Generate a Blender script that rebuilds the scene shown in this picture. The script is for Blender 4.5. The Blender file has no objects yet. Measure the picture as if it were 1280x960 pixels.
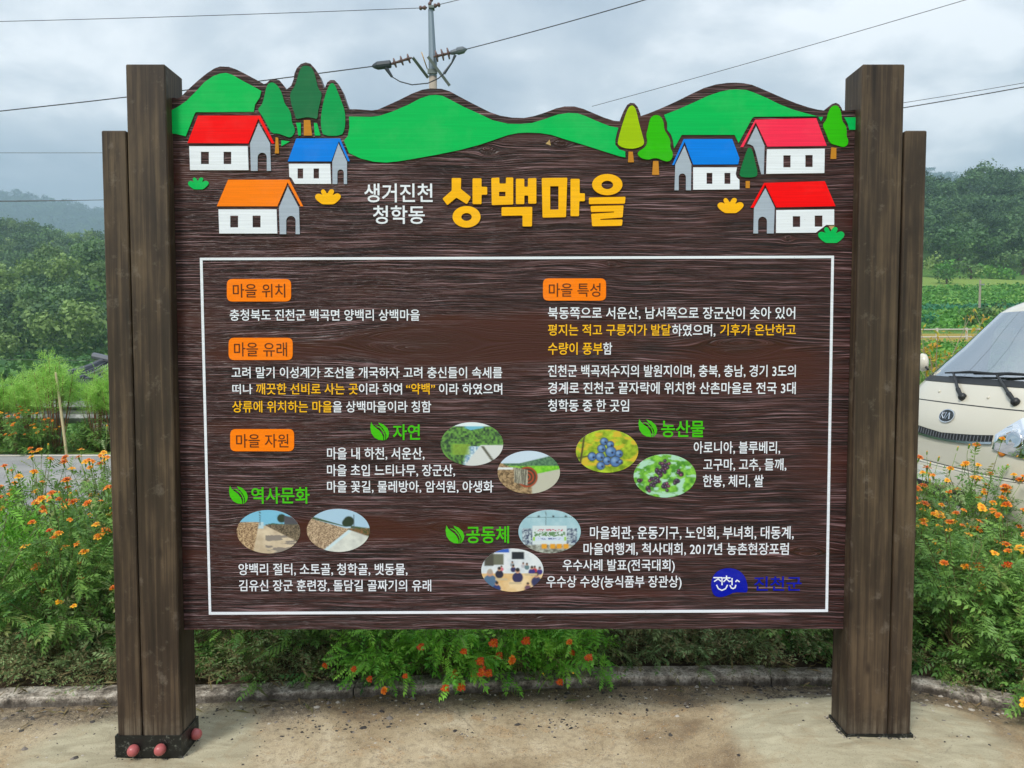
import bpy, math, random
import numpy as np
from mathutils import Vector, Matrix

# ------------------------------------------------------------------ camera
SC = bpy.context.scene
COL = SC.collection
H, F, PITCH = 1.6, 925.0, math.radians(2.9)
cam = bpy.data.cameras.new('camera'); camo = bpy.data.objects.new('camera', cam)
COL.objects.link(camo); camo.location = (0, 0, H)
camo.rotation_euler = (math.radians(90) - PITCH, math.radians(0.0), 0)
cam.sensor_width = 36; cam.lens = F / 1280 * 36
cam.clip_start = .05; cam.clip_end = 6000
SC.camera = camo
SC.view_settings.view_transform = 'Standard'; SC.view_settings.look = 'None'
SC.view_settings.exposure = 0.74; SC.view_settings.gamma = 1

# ------------------------------------------------------------------ sky and sun (bright overcast)
SUN_EL, SUN_AZ = math.radians(50), math.radians(214)
W = bpy.data.worlds.new('World'); SC.world = W; W.use_nodes = True
wt = W.node_tree; wn, wl = wt.nodes, wt.links
bg = wn['Background']; bg.inputs[1].default_value = 0.1
sky = wn.new('ShaderNodeTexSky'); sky.sky_type = 'NISHITA'; sky.sun_disc = False
sky.sun_elevation = SUN_EL; sky.sun_rotation = SUN_AZ; sky.air_density = 1.3; sky.dust_density = 2
tc = wn.new('ShaderNodeTexCoord'); sep = wn.new('ShaderNodeSeparateXYZ'); wl.new(tc.outputs['Generated'], sep.inputs[0])
def wm(op, a, b=None, c=None):
    n = wn.new('ShaderNodeMath'); n.operation = op
    for i, v in enumerate((a, b, c)):
        if v is None: continue
        if isinstance(v, (int, float)): n.inputs[i].default_value = v
        else: wl.new(v, n.inputs[i])
    return n.outputs[0]
zz = wm('ADD', wm('MAXIMUM', sep.outputs[2], 0.0), 0.22)
cmb = wn.new('ShaderNodeCombineXYZ')
wl.new(wm('DIVIDE', sep.outputs[0], zz), cmb.inputs[0]); wl.new(wm('DIVIDE', sep.outputs[1], zz), cmb.inputs[1])
cmb.inputs[2].default_value = 3.7
def wnoise(scale, det, rough, dist):
    n = wn.new('ShaderNodeTexNoise'); n.inputs['Scale'].default_value = scale; n.inputs['Detail'].default_value = det
    n.inputs['Roughness'].default_value = rough; n.inputs['Distortion'].default_value = dist
    wl.new(cmb.outputs[0], n.inputs['Vector']); return n.outputs['Fac']
def wramp(fac, stops):
    r = wn.new('ShaderNodeValToRGB'); e = r.color_ramp.elements
    while len(e) < len(stops): e.new(.5)
    for k, (p, c) in enumerate(stops): e[k].position = p; e[k].color = (*c, 1)
    wl.new(fac, r.inputs[0]); return r.outputs[0]
n1 = wnoise(1.0, 8, .52, .5); n2 = wnoise(2.6, 6, .55, .3)
nn = wm('ADD', wm('MULTIPLY', n1, .7), wm('MULTIPLY', n2, .3))
cloud = wramp(nn, [(.39, (.34, .405, .48)), (.465, (.47, .53, .60)), (.53, (.62, .67, .72)), (.60, (.96, .98, 1.))])
cs = wn.new('ShaderNodeVectorMath'); cs.operation = 'SCALE'; wl.new(cloud, cs.inputs[0]); wl.new(wm('MULTIPLY', wm('ADD', .92, wm('MULTIPLY', wm('MULTIPLY', sep.outputs[2], sep.outputs[2]), .6)), 7.6), cs.inputs['Scale'])
mx = wn.new('ShaderNodeMix'); mx.data_type = 'RGBA'; mx.inputs[0].default_value = .90
wl.new(sky.outputs[0], mx.inputs[6]); wl.new(cs.outputs[0], mx.inputs[7]); wl.new(mx.outputs[2], bg.inputs[0])
sl = bpy.data.lights.new('sun', 'SUN'); sl.energy = 1.5; sl.angle = math.radians(14); sl.color = (1, .96, .9)
so = bpy.data.objects.new('sun', sl); COL.objects.link(so)
sd = Vector((math.sin(SUN_AZ) * math.cos(SUN_EL), math.cos(SUN_AZ) * math.cos(SUN_EL), math.sin(SUN_EL)))
so.rotation_euler = sd.to_track_quat('Z', 'Y').to_euler(); so.location = sd * 40
SC.cycles.max_bounces = 6; SC.cycles.transparent_max_bounces = 16; SC.cycles.volume_bounces = 1

# ------------------------------------------------------------------ helpers
FW = np.array((0, math.cos(PITCH), -math.sin(PITCH))); UP = np.array((0, math.sin(PITCH), math.cos(PITCH)))
def ray(px, py): return FW + np.array((1., 0, 0)) * (px - 640) / F + UP * (480 - py) / F
def P(px, py, Y):                      # point seen at (px, py) of the photograph on the upright plane y = Y
    d = ray(px, py); return Vector(d / d[1] * Y) + Vector((0, 0, H))
def G(px, py, z=0.):                   # the same on the level plane z
    d = ray(px, py); return Vector(d * (z - H) / d[2]) + Vector((0, 0, H))
rng = np.random.default_rng(7)

def lin(r, g, b): return tuple(((c / 255 + .055) / 1.055) ** 2.4 if c > 10 else c / 255 / 12.92 for c in (r, g, b))
class NT:
    def __init__(s, name):
        s.m = bpy.data.materials.new(name); s.m.use_nodes = True; s.t = s.m.node_tree
        s.b = s.t.nodes['Principled BSDF']; s.out = s.t.nodes['Material Output']
    def n(s, typ, **kw):
        nd = s.t.nodes.new('ShaderNode' + typ)
        for k, v in kw.items(): setattr(nd, k, v)
        return nd
    def put(s, sock, v):
        if isinstance(v, bpy.types.NodeSocket): s.t.links.new(v, sock)
        elif v is not None:
            if isinstance(v, tuple) and len(v) == 3 and sock.type == 'RGBA': v = (*v, 1)
            sock.default_value = v
    def math(s, op, a, b=None, c=None, clamp=False):
        nd = s.n('Math', operation=op, use_clamp=clamp)
        for i, v in enumerate((a, b, c)):
            if v is not None: s.put(nd.inputs[i], v)
        return nd.outputs[0]
    def coord(s, kind='Object'): return s.n('TexCoord').outputs[kind]
    def xyz(s, v):
        nd = s.n('SeparateXYZ'); s.put(nd.inputs[0], v); return nd.outputs
    def vec(s, x, y, z):
        nd = s.n('CombineXYZ')
        for i, v in enumerate((x, y, z)): s.put(nd.inputs[i], v)
        return nd.outputs[0]
    def mapping(s, v, sc=(1, 1, 1), loc=(0, 0, 0), rot=(0, 0, 0)):
        nd = s.n('Mapping'); s.put(nd.inputs[0], v); nd.inputs['Scale'].default_value = sc
        nd.inputs['Location'].default_value = loc; nd.inputs['Rotation'].default_value = rot; return nd.outputs[0]
    def noise(s, v, scale=5, det=4, rough=.5, dist=0, out='Fac'):
        nd = s.n('TexNoise'); s.put(nd.inputs['Vector'], v); nd.inputs['Scale'].default_value = scale
        nd.inputs['Detail'].default_value = det; nd.inputs['Roughness'].default_value = rough
        nd.inputs['Distortion'].default_value = dist; return nd.outputs[out]
    def ramp(s, f, stops, interp='LINEAR'):
        nd = s.n('ValToRGB'); e = nd.color_ramp.elements; nd.color_ramp.interpolation = interp
        while len(e) < len(stops): e.new(.5)
        for k, (p, c) in enumerate(stops):
            e[k].position = p; c = (c, c, c) if isinstance(c, (int, float)) else c; e[k].color = (*c, 1)
        s.put(nd.inputs[0], f); return nd.outputs[0]
    def mix(s, f, a, b, mode='MIX'):
        nd = s.n('Mix', data_type='RGBA', blend_type=mode); s.put(nd.inputs[0], f); s.put(nd.inputs[6], a); s.put(nd.inputs[7], b)
        return nd.outputs[2]
    def attr(s, name): return s.n('Attribute', attribute_name=name).outputs['Color']
    def bump(s, h, strength=.5, dist=.01, normal=None):
        nd = s.n('Bump'); nd.inputs['Strength'].default_value = strength; nd.inputs['Distance'].default_value = dist
        s.put(nd.inputs['Height'], h)
        if normal: s.put(nd.inputs['Normal'], normal)
        return nd.outputs[0]
    def fin(s, col=None, rough=None, normal=None, metal=None, spec=None):
        s.put(s.b.inputs['Base Color'], col); s.put(s.b.inputs['Roughness'], rough); s.put(s.b.inputs['Metallic'], metal)
        if normal is not None: s.put(s.b.inputs['Normal'], normal)
        s.put(s.b.inputs['Specular IOR Level'], spec); return s.m

def paint(name, col, rough=.45, var=.12, scale=30, spec=.5, bump=.0, metal=0.):
    t = NT(name); v = t.coord(); n = t.noise(v, scale, 5, .6)
    c = t.mix(t.math('MULTIPLY', n, 1.0), tuple(x * (1 - var) for x in col), tuple(min(1, x * (1 + var)) for x in col))
    r = t.math('ADD', rough - .08, t.math('MULTIPLY', n, .16))
    return t.fin(c, r, t.bump(n, bump, .002) if bump else None, metal, spec)

def mesh(name, verts, faces, mats=(), fmat=None, smooth=False, col=None):
    me = bpy.data.meshes.new(name)
    me.from_pydata([tuple(v) for v in verts] if not isinstance(verts, np.ndarray) else verts.tolist(), [],
                   faces if not isinstance(faces, np.ndarray) else faces.tolist())
    for m in mats: me.materials.append(m)
    if fmat is not None: me.polygons.foreach_set('material_index', np.asarray(fmat, dtype=np.int32))
    if smooth: me.polygons.foreach_set('use_smooth', np.ones(len(me.polygons), dtype=bool))
    if col is not None:
        a = me.color_attributes.new('tint', 'FLOAT_COLOR', 'POINT')
        c = np.ones((len(me.vertices), 4), dtype=np.float32); c[:, :3] = col; a.data.foreach_set('color', c.ravel())
    me.update(); return me
def link(name, me, parent=None, **kw):
    o = bpy.data.objects.new(name, me); COL.objects.link(o)
    if parent is not None: o.parent = parent
    for k, v in kw.items(): o[k] = v
    return o
def thing(name, label, cat, loc=(0, 0, 0), rz=0, group=None):
    o = bpy.data.objects.new(name, None); COL.objects.link(o); o.location = loc; o.rotation_euler = (0, 0, rz)
    o.empty_display_size = .1; o['label'] = label; o['category'] = cat
    if group: o['group'] = group
    return o
class MB:
    """collects simple solids; build() links them as one mesh object (world coords, made relative to the root's place)"""
    def __init__(s): s.v, s.f, s.m = [], [], []
    def add(s, vs, fs, mi=0):
        k = len(s.v); s.v += [Vector(v) for v in vs]; s.f += [tuple(i + k for i in f) for f in fs]; s.m += [mi] * len(fs); return s
    def box(s, x0, x1, y0, y1, z0, z1, mi=0, b=0.):
        if b <= 0:
            vs = [(x, y, z) for z in (z0, z1) for y in (y0, y1) for x in (x0, x1)]
            return s.add(vs, [(0, 2, 3, 1), (4, 5, 7, 6), (0, 1, 5, 4), (2, 6, 7, 3), (0, 4, 6, 2), (1, 3, 7, 5)], mi)
        vs, fs = [], []                                    # chamfered box
        c = [(x0, x1), (y0, y1), (z0, z1)]
        idx = {}
        for a in range(2):
            for bb in range(2):
                for cc in range(2):
                    for ax in range(3):
                        p = [c[0][a], c[1][bb], c[2][cc]]
                        for k, s_ in enumerate((a, bb, cc)):
                            if k != ax: p[k] += b if s_ == 0 else -b
                        idx[(a, bb, cc, ax)] = len(vs); vs.append(p)
        for ax in range(3):
            for sd_ in range(2):
                o1, o2 = [k for k in range(3) if k != ax]
                q = []
                for e, g in ((0, 0), (1, 0), (1, 1), (0, 1)):
                    t = [0, 0, 0]; t[ax] = sd_; t[o1] = e; t[o2] = g; q.append(idx[(*t, ax)])
                if (sd_ == 1) == (ax == 1): q.reverse()
                fs.append(tuple(q))
        for ax in range(3):                                # edges along ax
            o1, o2 = [k for k in range(3) if k != ax]
            for e in range(2):
                for g in range(2):
                    t0 = [0, 0, 0]; t1 = [0, 0, 0]; t1[ax] = 1; t0[o1] = t1[o1] = e; t0[o2] = t1[o2] = g
                    q = [idx[(*t0, o1)], idx[(*t1, o1)], idx[(*t1, o2)], idx[(*t0, o2)]]
                    if (e == g) == (ax != 1): q.reverse()
                    fs.append(tuple(q))
        for a in range(2):
            for bb in range(2):
                for cc in range(2):
                    q = [idx[(a, bb, cc, k)] for k in range(3)]
                    if (a + bb + cc) % 2 == 0: q.reverse()
                    fs.append(tuple(q))
        return s.add(vs, fs, mi)
    def tube(s, pts, r, n=8, mi=0, cap=True):
        pts = [Vector(p) for p in pts]; rr = r if isinstance(r, (list, tuple)) else [r] * len(pts)
        vs, fs = [], []; nrm = None
        for i, p in enumerate(pts):
            t = (pts[min(i + 1, len(pts) - 1)] - pts[max(i - 1, 0)]).normalized()
            if nrm is None: nrm = t.orthogonal().normalized()
            nrm = (nrm - t * nrm.dot(t)).normalized(); bi = t.cross(nrm)
            for k in range(n):
                a = 2 * math.pi * k / n; vs.append(p + (nrm * math.cos(a) + bi * math.sin(a)) * rr[i])
        for i in range(len(pts) - 1):
            for k in range(n): fs.append((i * n + k, i * n + (k + 1) % n, (i + 1) * n + (k + 1) % n, (i + 1) * n + k))
        if cap: fs.append(tuple(range(n))[::-1]); fs.append(tuple(range(len(vs) - n, len(vs))))
        return s.add(vs, fs, mi)
    def lathe(s, o, axis, prof, n=16, mi=0):               # prof: (distance along axis, radius)
        axis = Vector(axis).normalized(); u = axis.orthogonal().normalized(); w = axis.cross(u); o = Vector(o)
        vs, fs = [], []
        for (h, r) in prof:
            for k in range(n):
                a = 2 * math.pi * k / n; vs.append(o + axis * h + (u * math.cos(a) + w * math.sin(a)) * r)
        for i in range(len(prof) - 1):
            for k in range(n): fs.append((i * n + k, i * n + (k + 1) % n, (i + 1) * n + (k + 1) % n, (i + 1) * n + k))
        fs.append(tuple(range(n))[::-1]); fs.append(tuple(range(len(vs) - n, len(vs))))
        return s.add(vs, fs, mi)
    def build(s, name, mats, parent=None, smooth=False, rel=None, **kw):
        off = Vector(rel) if rel is not None else (parent.matrix_basis.translation if parent is not None and parent.parent is None else Vector())
        if not isinstance(mats, (list, tuple)): mats = [mats]
        me = mesh(name, [v - off for v in s.v], s.f, mats, s.m, smooth)
        return link(name, me, parent, **kw)
def curve_mesh(splines, depth):
    """closed outlines (with holes) in the x-y plane -> plate mesh of the given thickness, z from 0 to depth"""
    cu = bpy.data.curves.new('outline', 'CURVE'); cu.dimensions = '2D'; cu.fill_mode = 'BOTH'; cu.extrude = depth / 2
    for sp in splines:
        q = cu.splines.new('POLY'); q.points.add(len(sp) - 1); q.use_cyclic_u = True
        for i, p in enumerate(sp): q.points[i].co = (p[0], p[1], 0, 1)
    return from_curve(cu, depth)
def from_curve(cu, depth):
    o = bpy.data.objects.new('outline', cu); COL.objects.link(o); bpy.context.view_layer.update()
    me = o.to_mesh(); n = len(me.vertices); v = np.zeros(n * 3); me.vertices.foreach_get('co', v); v = v.reshape(-1, 3)
    v[:, 2] += depth / 2; f = [tuple(p.vertices) for p in me.polygons]
    o.to_mesh_clear(); bpy.data.objects.remove(o); bpy.data.curves.remove(cu); return v, f
def smooth_poly(p, it=2):
    p = [Vector((a, b)) for a, b in p]
    for _ in range(it):
        q = []
        for i in range(len(p)):
            a, b = p[i], p[(i + 1) % len(p)]; q += [a * .75 + b * .25, a * .25 + b * .75]
        p = q
    return [(v.x, v.y) for v in p]
def round_poly(p, r):
    out = []; n = len(p)
    for i in range(n):
        a, b, c = (Vector(p[j % n]) for j in (i - 1, i, i + 1))
        u, w = a - b, c - b; k = min(r, u.length * .45, w.length * .45)
        p0, p1 = b + u.normalized() * k, b + w.normalized() * k
        for t in (0, .25, .5, .75, 1):
            q = p0 * (1 - t) ** 2 + b * 2 * t * (1 - t) + p1 * t * t; out.append((q.x, q.y))
    return out
def ellipse(cx, cy, rx, ry, n=40): return [(cx + rx * math.cos(2 * math.pi * k / n), cy + ry * math.sin(2 * math.pi * k / n)) for k in range(n)]
def vnoise(x, y, seed=0):
    x = np.asarray(x, float); y = np.asarray(y, float); xi, yi = np.floor(x).astype(np.int64), np.floor(y).astype(np.int64); fx, fy = x - xi, y - yi
    def h(a, b):
        q = (a * 374761393 + b * 668265263 + seed * 144665) & 0xffffffff; q = ((q ^ (q >> 13)) * 1274126177) & 0xffffffff
        return ((q ^ (q >> 16)) & 0xffff) / 65535.
    fx = fx * fx * (3 - 2 * fx); fy = fy * fy * (3 - 2 * fy)
    return (h(xi, yi) * (1 - fx) + h(xi + 1, yi) * fx) * (1 - fy) + (h(xi, yi + 1) * (1 - fx) + h(xi + 1, yi + 1) * fx) * fy
def fbm(x, y, seed=0, o=4):
    s, a, t = 0, 1., 0
    for k in range(o): s = s + a * vnoise(x * 2 ** k, y * 2 ** k, seed + k); t += a; a *= .5
    return s / t

# ------------------------------------------------------------------ materials of the sign
def mat_board():
    t = NT('carved_board_wood'); x, y, z = t.xyz(t.coord()); M = t.math
    zc = M('ADD', z, M('MULTIPLY', M('SUBTRACT', t.noise(t.vec(M('MULTIPLY', x, 1.6), 0., M('MULTIPLY', z, 3.5)), 1, 3, .5), .5), .05))
    w = zc; kn = None
    for (px, py, a, sx) in ((522, 428, .062, 4.6), (610, 187, .022, 1.6), (702, 178, .02, 1.9), (925, 432, .045, 4.), (985, 300, .014, 1.6), (340, 655, .03, 4.),
                            (560, 660, .024, 3.), (880, 160, .015, 2.), (1010, 690, .02, 3.5), (300, 120, .014, 2.), (765, 330, .013, 2.5), (660, 770, .016, 3.), (430, 470, .02, 3.)):
        c = P(px, py, YB) - SIGN_LOC
        dx = M('DIVIDE', M('SUBTRACT', x, c.x), sx); dz = M('SUBTRACT', zc, c.z)
        r2 = M('ADD', M('ADD', M('MULTIPLY', dx, dx), M('MULTIPLY', dz, dz)), a * a * .35)
        q = M('DIVIDE', M('MULTIPLY', dz, -a * a), r2); w = M('ADD', w, q)
        g = M('DIVIDE', a * a * .5, r2); kn = g if kn is None else M('MAXIMUM', kn, g)
    gv = t.vec(M('MULTIPLY', x, 2.6), 0., M('MULTIPLY', w, 225.))
    fine = t.noise(gv, 1, 3, .55); gv2 = t.vec(M('MULTIPLY', x, 7.), 3.3, M('MULTIPLY', w, 330.)); fin2 = t.noise(gv2, 1, 2, .5)
    broad = t.noise(t.vec(M('MULTIPLY', x, .8), 7., M('MULTIPLY', w, 14.)), 1, 3, .5)
    streak = M('ADD', M('MULTIPLY', fine, .72), M('MULTIPLY', fin2, .28))
    sm = t.noise(t.vec(M('MULTIPLY', x, 1.1), 9., M('MULTIPLY', w, 6.5)), 1, 4, .5)      # where the blasting left the wood smooth
    for (px, py, ax, az, v) in ((640, 425, .42, .12, .30), (950, 455, .50, .085, .26), (350, 668, .45, .055, .26), (640, 170, .20, .03, .2), (700, 650, .5, .05, .12), (1030, 760, .2, .06, .12), (330, 440, .3, .06, .14)):
        c = P(px, py, YB) - SIGN_LOC
        dx = M('DIVIDE', M('SUBTRACT', x, c.x), ax); dz = M('DIVIDE', M('SUBTRACT', z, c.z), az)
        e = M('POWER', 2.718, M('MULTIPLY', M('ADD', M('MULTIPLY', dx, dx), M('MULTIPLY', dz, dz)), -1.)); sm = M('ADD', sm, M('MULTIPLY', e, v))
    smooth = t.ramp(sm, [(.56, 0.), (.70, 1.)])
    rough_amt = M('SUBTRACT', 1., M('MULTIPLY', smooth, .78))
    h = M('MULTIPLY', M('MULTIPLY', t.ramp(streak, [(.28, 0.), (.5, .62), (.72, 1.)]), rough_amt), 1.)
    dark = t.ramp(streak, [(.41, lin(16, 7, 7)), (.49, lin(46, 20, 19)), (.56, lin(73, 38, 36)), (.61, lin(138, 108, 114))])  # grain tones, with groove shade and pale sky glints on ridges painted in
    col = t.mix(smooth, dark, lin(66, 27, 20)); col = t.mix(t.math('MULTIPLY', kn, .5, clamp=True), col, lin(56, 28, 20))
    col = t.mix(M('MULTIPLY', M('SUBTRACT', broad, .42), 1.3, clamp=True), col, lin(50, 24, 22))
    pit = t.noise(t.coord(), 420, 2, .6)
    nb = t.bump(pit, .12, .001); nb = t.bump(h, 1., .0055, nb)
    return t.fin(col, M('ADD', .27, M('MULTIPLY', pit, .16)), nb, spec=.38)
def mat_post():
    t = NT('stained_post_timber'); v = t.coord(); M = t.math; x, y, z = t.xyz(v); rnd = t.n('ObjectInfo').outputs['Random']
    o = M('MULTIPLY', rnd, 37.)
    wv = t.vec(M('ADD', M('MULTIPLY', x, 55.), o), M('MULTIPLY', y, 55.), M('MULTIPLY', z, 1.6))
    g = t.noise(wv, 1, 4, .6, .6); g2 = t.noise(t.vec(M('MULTIPLY', x, 190.), M('MULTIPLY', y, 190.), M('MULTIPLY', z, 6.)), 1, 3, .6)
    b = t.noise(t.vec(M('ADD', x, o), y, M('MULTIPLY', z, .35)), 9, 4, .6)
    vo = t.n('TexVoronoi'); t.put(vo.inputs['Vector'], t.vec(M('ADD', M('MULTIPLY', x, 9.), o), M('MULTIPLY', y, 9.), M('MULTIPLY', z, 3.4))); vo.inputs['Scale'].default_value = 1
    knot = t.ramp(vo.outputs['Distance'], [(.03, 1.), (.11, 0.)])
    col = t.ramp(M('ADD', M('MULTIPLY', g, .55), M('MULTIPLY', b, .45)), [(.34, lin(36, 28, 22)), (.49, lin(60, 48, 38)), (.64, lin(94, 78, 60))])
    col = t.mix(M('MULTIPLY', t.ramp(g2, [(.5, 0.), (.75, 1.)]), .3), col, lin(52, 36, 26))
    col = t.mix(M('MULTIPLY', knot, .7), col, lin(34, 23, 18))
    wear = M('MULTIPLY', t.ramp(t.noise(v, 13, 6, .7), [(.58, 0.), (.76, 1.)]), .4); col = t.mix(wear, col, lin(140, 130, 118))
    mud = M('MULTIPLY', t.ramp(M('ADD', z, M('MULTIPLY', t.noise(v, 26, 6, .7), .22)), [(.12, 1.), (.30, 0.)]), .55)
    col = t.mix(M('MULTIPLY', mud, t.ramp(g, [(.4, 0.), (.6, 1.)])), col, lin(150, 142, 125))
    return t.fin(col, M('ADD', .42, M('MULTIPLY', b, .25)), t.bump(M('ADD', M('MULTIPLY', g, .7), M('MULTIPLY', g2, .3)), .35, .003), spec=.35)
YF = G(187, 951, 0).y                       # front of the posts
YB, YR = YF + .05, YF + .145                # face of the board, rear of the posts
SIGN_LOC = Vector((0, YF + .07, 0))
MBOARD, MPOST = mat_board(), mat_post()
def flat(name, rgb, rough=.5):
    t = NT(name); v = t.coord(); c = lin(*rgb); g = t.noise(t.mapping(v, (3, 3, 150)), 1, 3, .6); f = t.noise(v, 5, 6, .65); d = t.noise(v, 170, 3, .6)
    k = t.mix(t.ramp(g, [(.45, 0.), (.62, 1.)]), tuple(x * .90 for x in c), c); k = t.mix(t.math('MULTIPLY', t.ramp(f, [(.5, 0.), (.7, 1.)]), .035), k, lin(210, 206, 196)); k = t.mix(t.math('MULTIPLY', t.ramp(d, [(.66, 0.), (.72, 1.)]), .35), k, lin(96, 66, 56))
    return t.fin(k, rough, t.bump(g, .25, .001), spec=.12)
FM = {k: flat('paint_' + k, c) for k, c in dict(green=(0, 186, 88), midgreen=(2, 158, 82), darkgreen=(30, 112, 70), lime=(160, 196, 4), leafgreen=(48, 186, 4), pine=(22, 118, 66),
      red=(250, 6, 10), rose=(250, 48, 84), blue=(4, 128, 236), orange=(255, 130, 10), white=(232, 238, 250), grey=(168, 180, 198), tan=(196, 132, 40), yellow=(252, 186, 20),
      logoblue=(0, 20, 168), textgreen=(70, 190, 20), textgold=(250, 190, 30), brown=(92, 50, 30), rawwood=(190, 160, 110)).items()}

sign = thing('village_sign', 'large brown carved wooden village information board held between two thick timber posts', 'information sign', SIGN_LOC)
def beam(px0, px1, ytop, pxb0, pxb1, ybot, yfront, yback, name='post', zb=None):
    a0, a1 = P(px0, ytop, yfront), P(px1, ytop, yfront); b0, b1 = P(pxb0, ybot, yfront), P(pxb1, ybot, yfront)
    x0, x1 = (a0.x + b0.x) / 2, (a1.x + b1.x) / 2
    return MB().box(x0, x1, yfront, yback, -.04 if zb is None else zb, a0.z, b=.004), x0, x1, a0.z
m, LX0, LX1, ZT = beam(155, 204, 80, 180, 227.5, 918, YF, YR); m.build('post', MPOST, sign)
m, LO0, LO1, _ = beam(125.5, 155.5, 163, 148, 178.5, 918, YF + .004, YR - .01); m.build('post', MPOST, sign)
m, RX0, RX1, _ = beam(1078.5, 1128.5, 80, 1058.5, 1112, 920, YF, YR); m.build('post', MPOST, sign)
m, RO0, RO1, _ = beam(1130, 1158.5, 163, 1113.5, 1138.5, 920, YF + .004, YR - .01); m.build('post', MPOST, sign)
# end grain boards meet: steel shoe with painted dome bolts at the left foot, the other shoe buried in mortar
MSTEEL = (lambda t: t.fin(t.mix(t.ramp(t.noise(t.coord(), 60, 6, .75), [(.56, 0.), (.66, 1.)]), lin(14, 18, 18), lin(110, 112, 104)), .38, t.bump(t.noise(t.coord(), 80, 4), .2, .001)))(NT('black_painted_steel'))
MCAP = paint('pink_plastic_cap', lin(176, 92, 92), .35, .18, 70)
def shoe(x0, x1, ztop, bolts):
    b = MB(); T = .006
    b.box(x0 - T, x1 + T, YF - T, YF - .001, -.04, ztop); b.box(x1 + .001, x1 + T, YF - .001, YR + T, -.04, ztop); b.box(x0 - T, x0 - .001, YF - .001, YR + T, -.04, ztop)
    b.box(x0 - .001, x1 + .001, YR + .001, YR + T, -.04, ztop)
    pl = b.build('base_plate', MSTEEL, sign)
    for (o, ax) in bolts:
        q = MB().lathe(Vector(o), ax, [(0, .019), (.008, .0215), (.02, .0205), (.029, .016), (.034, .009)], 16).build('bolt', MCAP, pl, smooth=True, rel=SIGN_LOC)
ZL = P(190, 919, YF).z
shoe(LO0, LX1, ZL, [(P(168.5, 936, YF - .006), (0, -1, 0)), (P(202, 935, YF - .006), (0, -1, 0)), (Vector((LX1 + .006, YF + .095, .055)), (1, 0, 0)), (Vector((LO0 - .006, YF + .07, .05)), (-1, 0, 0))])
ZRB = P(1100, 921, YF).z
shoe(RX0, RO1, ZRB + .012, [])
for py in (195, 742):
    MB().lathe((RO1, YF + .06, P(1158, py, YF + .05).z), (1, 0, 0), [(0, .017), (.008, .018), (.018, .014), (.022, .005)], 14).build('bolt', MCAP, sign, smooth=True)

# ---- the carved board
TOP = [(211, 122), (222, 123), (226, 121), (235, 112), (247, 101), (258, 92), (268, 85.5), (275, 83), (286, 83.5), (296, 87), (306, 92), (320, 99.5), (330, 105), (333, 104), (337, 100.5), (342, 98.5), (349, 100), (354, 106), (358, 112), (364, 107), (367, 99), (368, 92), (371, 85), (376, 80), (382, 78), (388, 79.5), (394, 86), (399, 94), (403, 105), (404.5, 111), (406, 110), (409, 103), (413, 100), (418, 100), (423, 105), (428, 114), (432, 126), (436, 136.5), (446, 136.5), (465, 138), (472, 137), (480, 133.6), (500, 124.5), (515, 117), (528, 112), (538, 110.5), (552, 111), (562, 114), (575, 121), (590, 129), (605, 136.5), (612, 140), (625, 144.5), (640, 147), (655, 147.5), (668, 145), (682, 140.5), (695, 135.5), (706, 133), (718, 133), (729, 136), (742, 141.5), (755, 147), (768, 151), (775, 151.5), (776, 148), (780, 138), (784, 131), (788, 128.5), (793, 129), (797, 133.5), (800, 141), (801, 145), (810, 142), (825, 136), (845, 127), (865, 117), (880, 110), (895, 105.5), (910, 103.5), (920, 103.3), (930, 104), (940, 106), (950, 110), (965, 116.5), (980, 123), (995, 129), (1010, 134), (1022, 137), (1030, 138), (1035, 134), (1040, 130), (1045, 128.5), (1049, 130.5), (1052, 135), (1053, 138), (1062, 138), (1072, 137)]
def bp(px, py): v = P(px, py, YB); return (v.x, v.z)
ol = [bp(*q) for q in TOP]; ol[0] = (LX1 + .001, ol[0][1]); ol[-1] = (RX0 - .001, ol[-1][1])
ol += [(RX0 - .001, bp(1055, 786)[1]), (LX1 + .001, bp(232, 787)[1])]
def on_board(v, f, name, mats, back=0., parent=None, fmat=None, col=None, **kw):
    """plate mesh (x, z in world, thickness towards the viewer) -> part of the board"""
    w = np.stack([v[:, 0] - SIGN_LOC.x, YB + back - v[:, 2] - SIGN_LOC.y, v[:, 1] - SIGN_LOC.z], 1)
    return link(name, mesh(name, w, [tuple(q) for q in f], mats if isinstance(mats, (list, tuple)) else [mats], fmat, col=col), parent, **kw)
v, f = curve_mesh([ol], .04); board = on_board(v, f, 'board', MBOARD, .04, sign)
def picture(name, pieces, **kw):
    """pieces: (material key, [outline, holes ...], height over the board)"""
    V, Fa, Mi, mats, n = [], [], [], [], 0
    for (mk, spl, hgt) in pieces:
        v, f = curve_mesh([[bp(*p) for p in s] for s in spl], hgt)
        if FM[mk] not in mats: mats.append(FM[mk])
        V.append(v); Fa += [tuple(i + n for i in q) for q in f]; Mi += [mats.index(FM[mk])] * len(f); n += len(v)
    return on_board(np.concatenate(V), Fa, name, mats, 0, board, Mi, **kw)
PH = .0032
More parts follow.
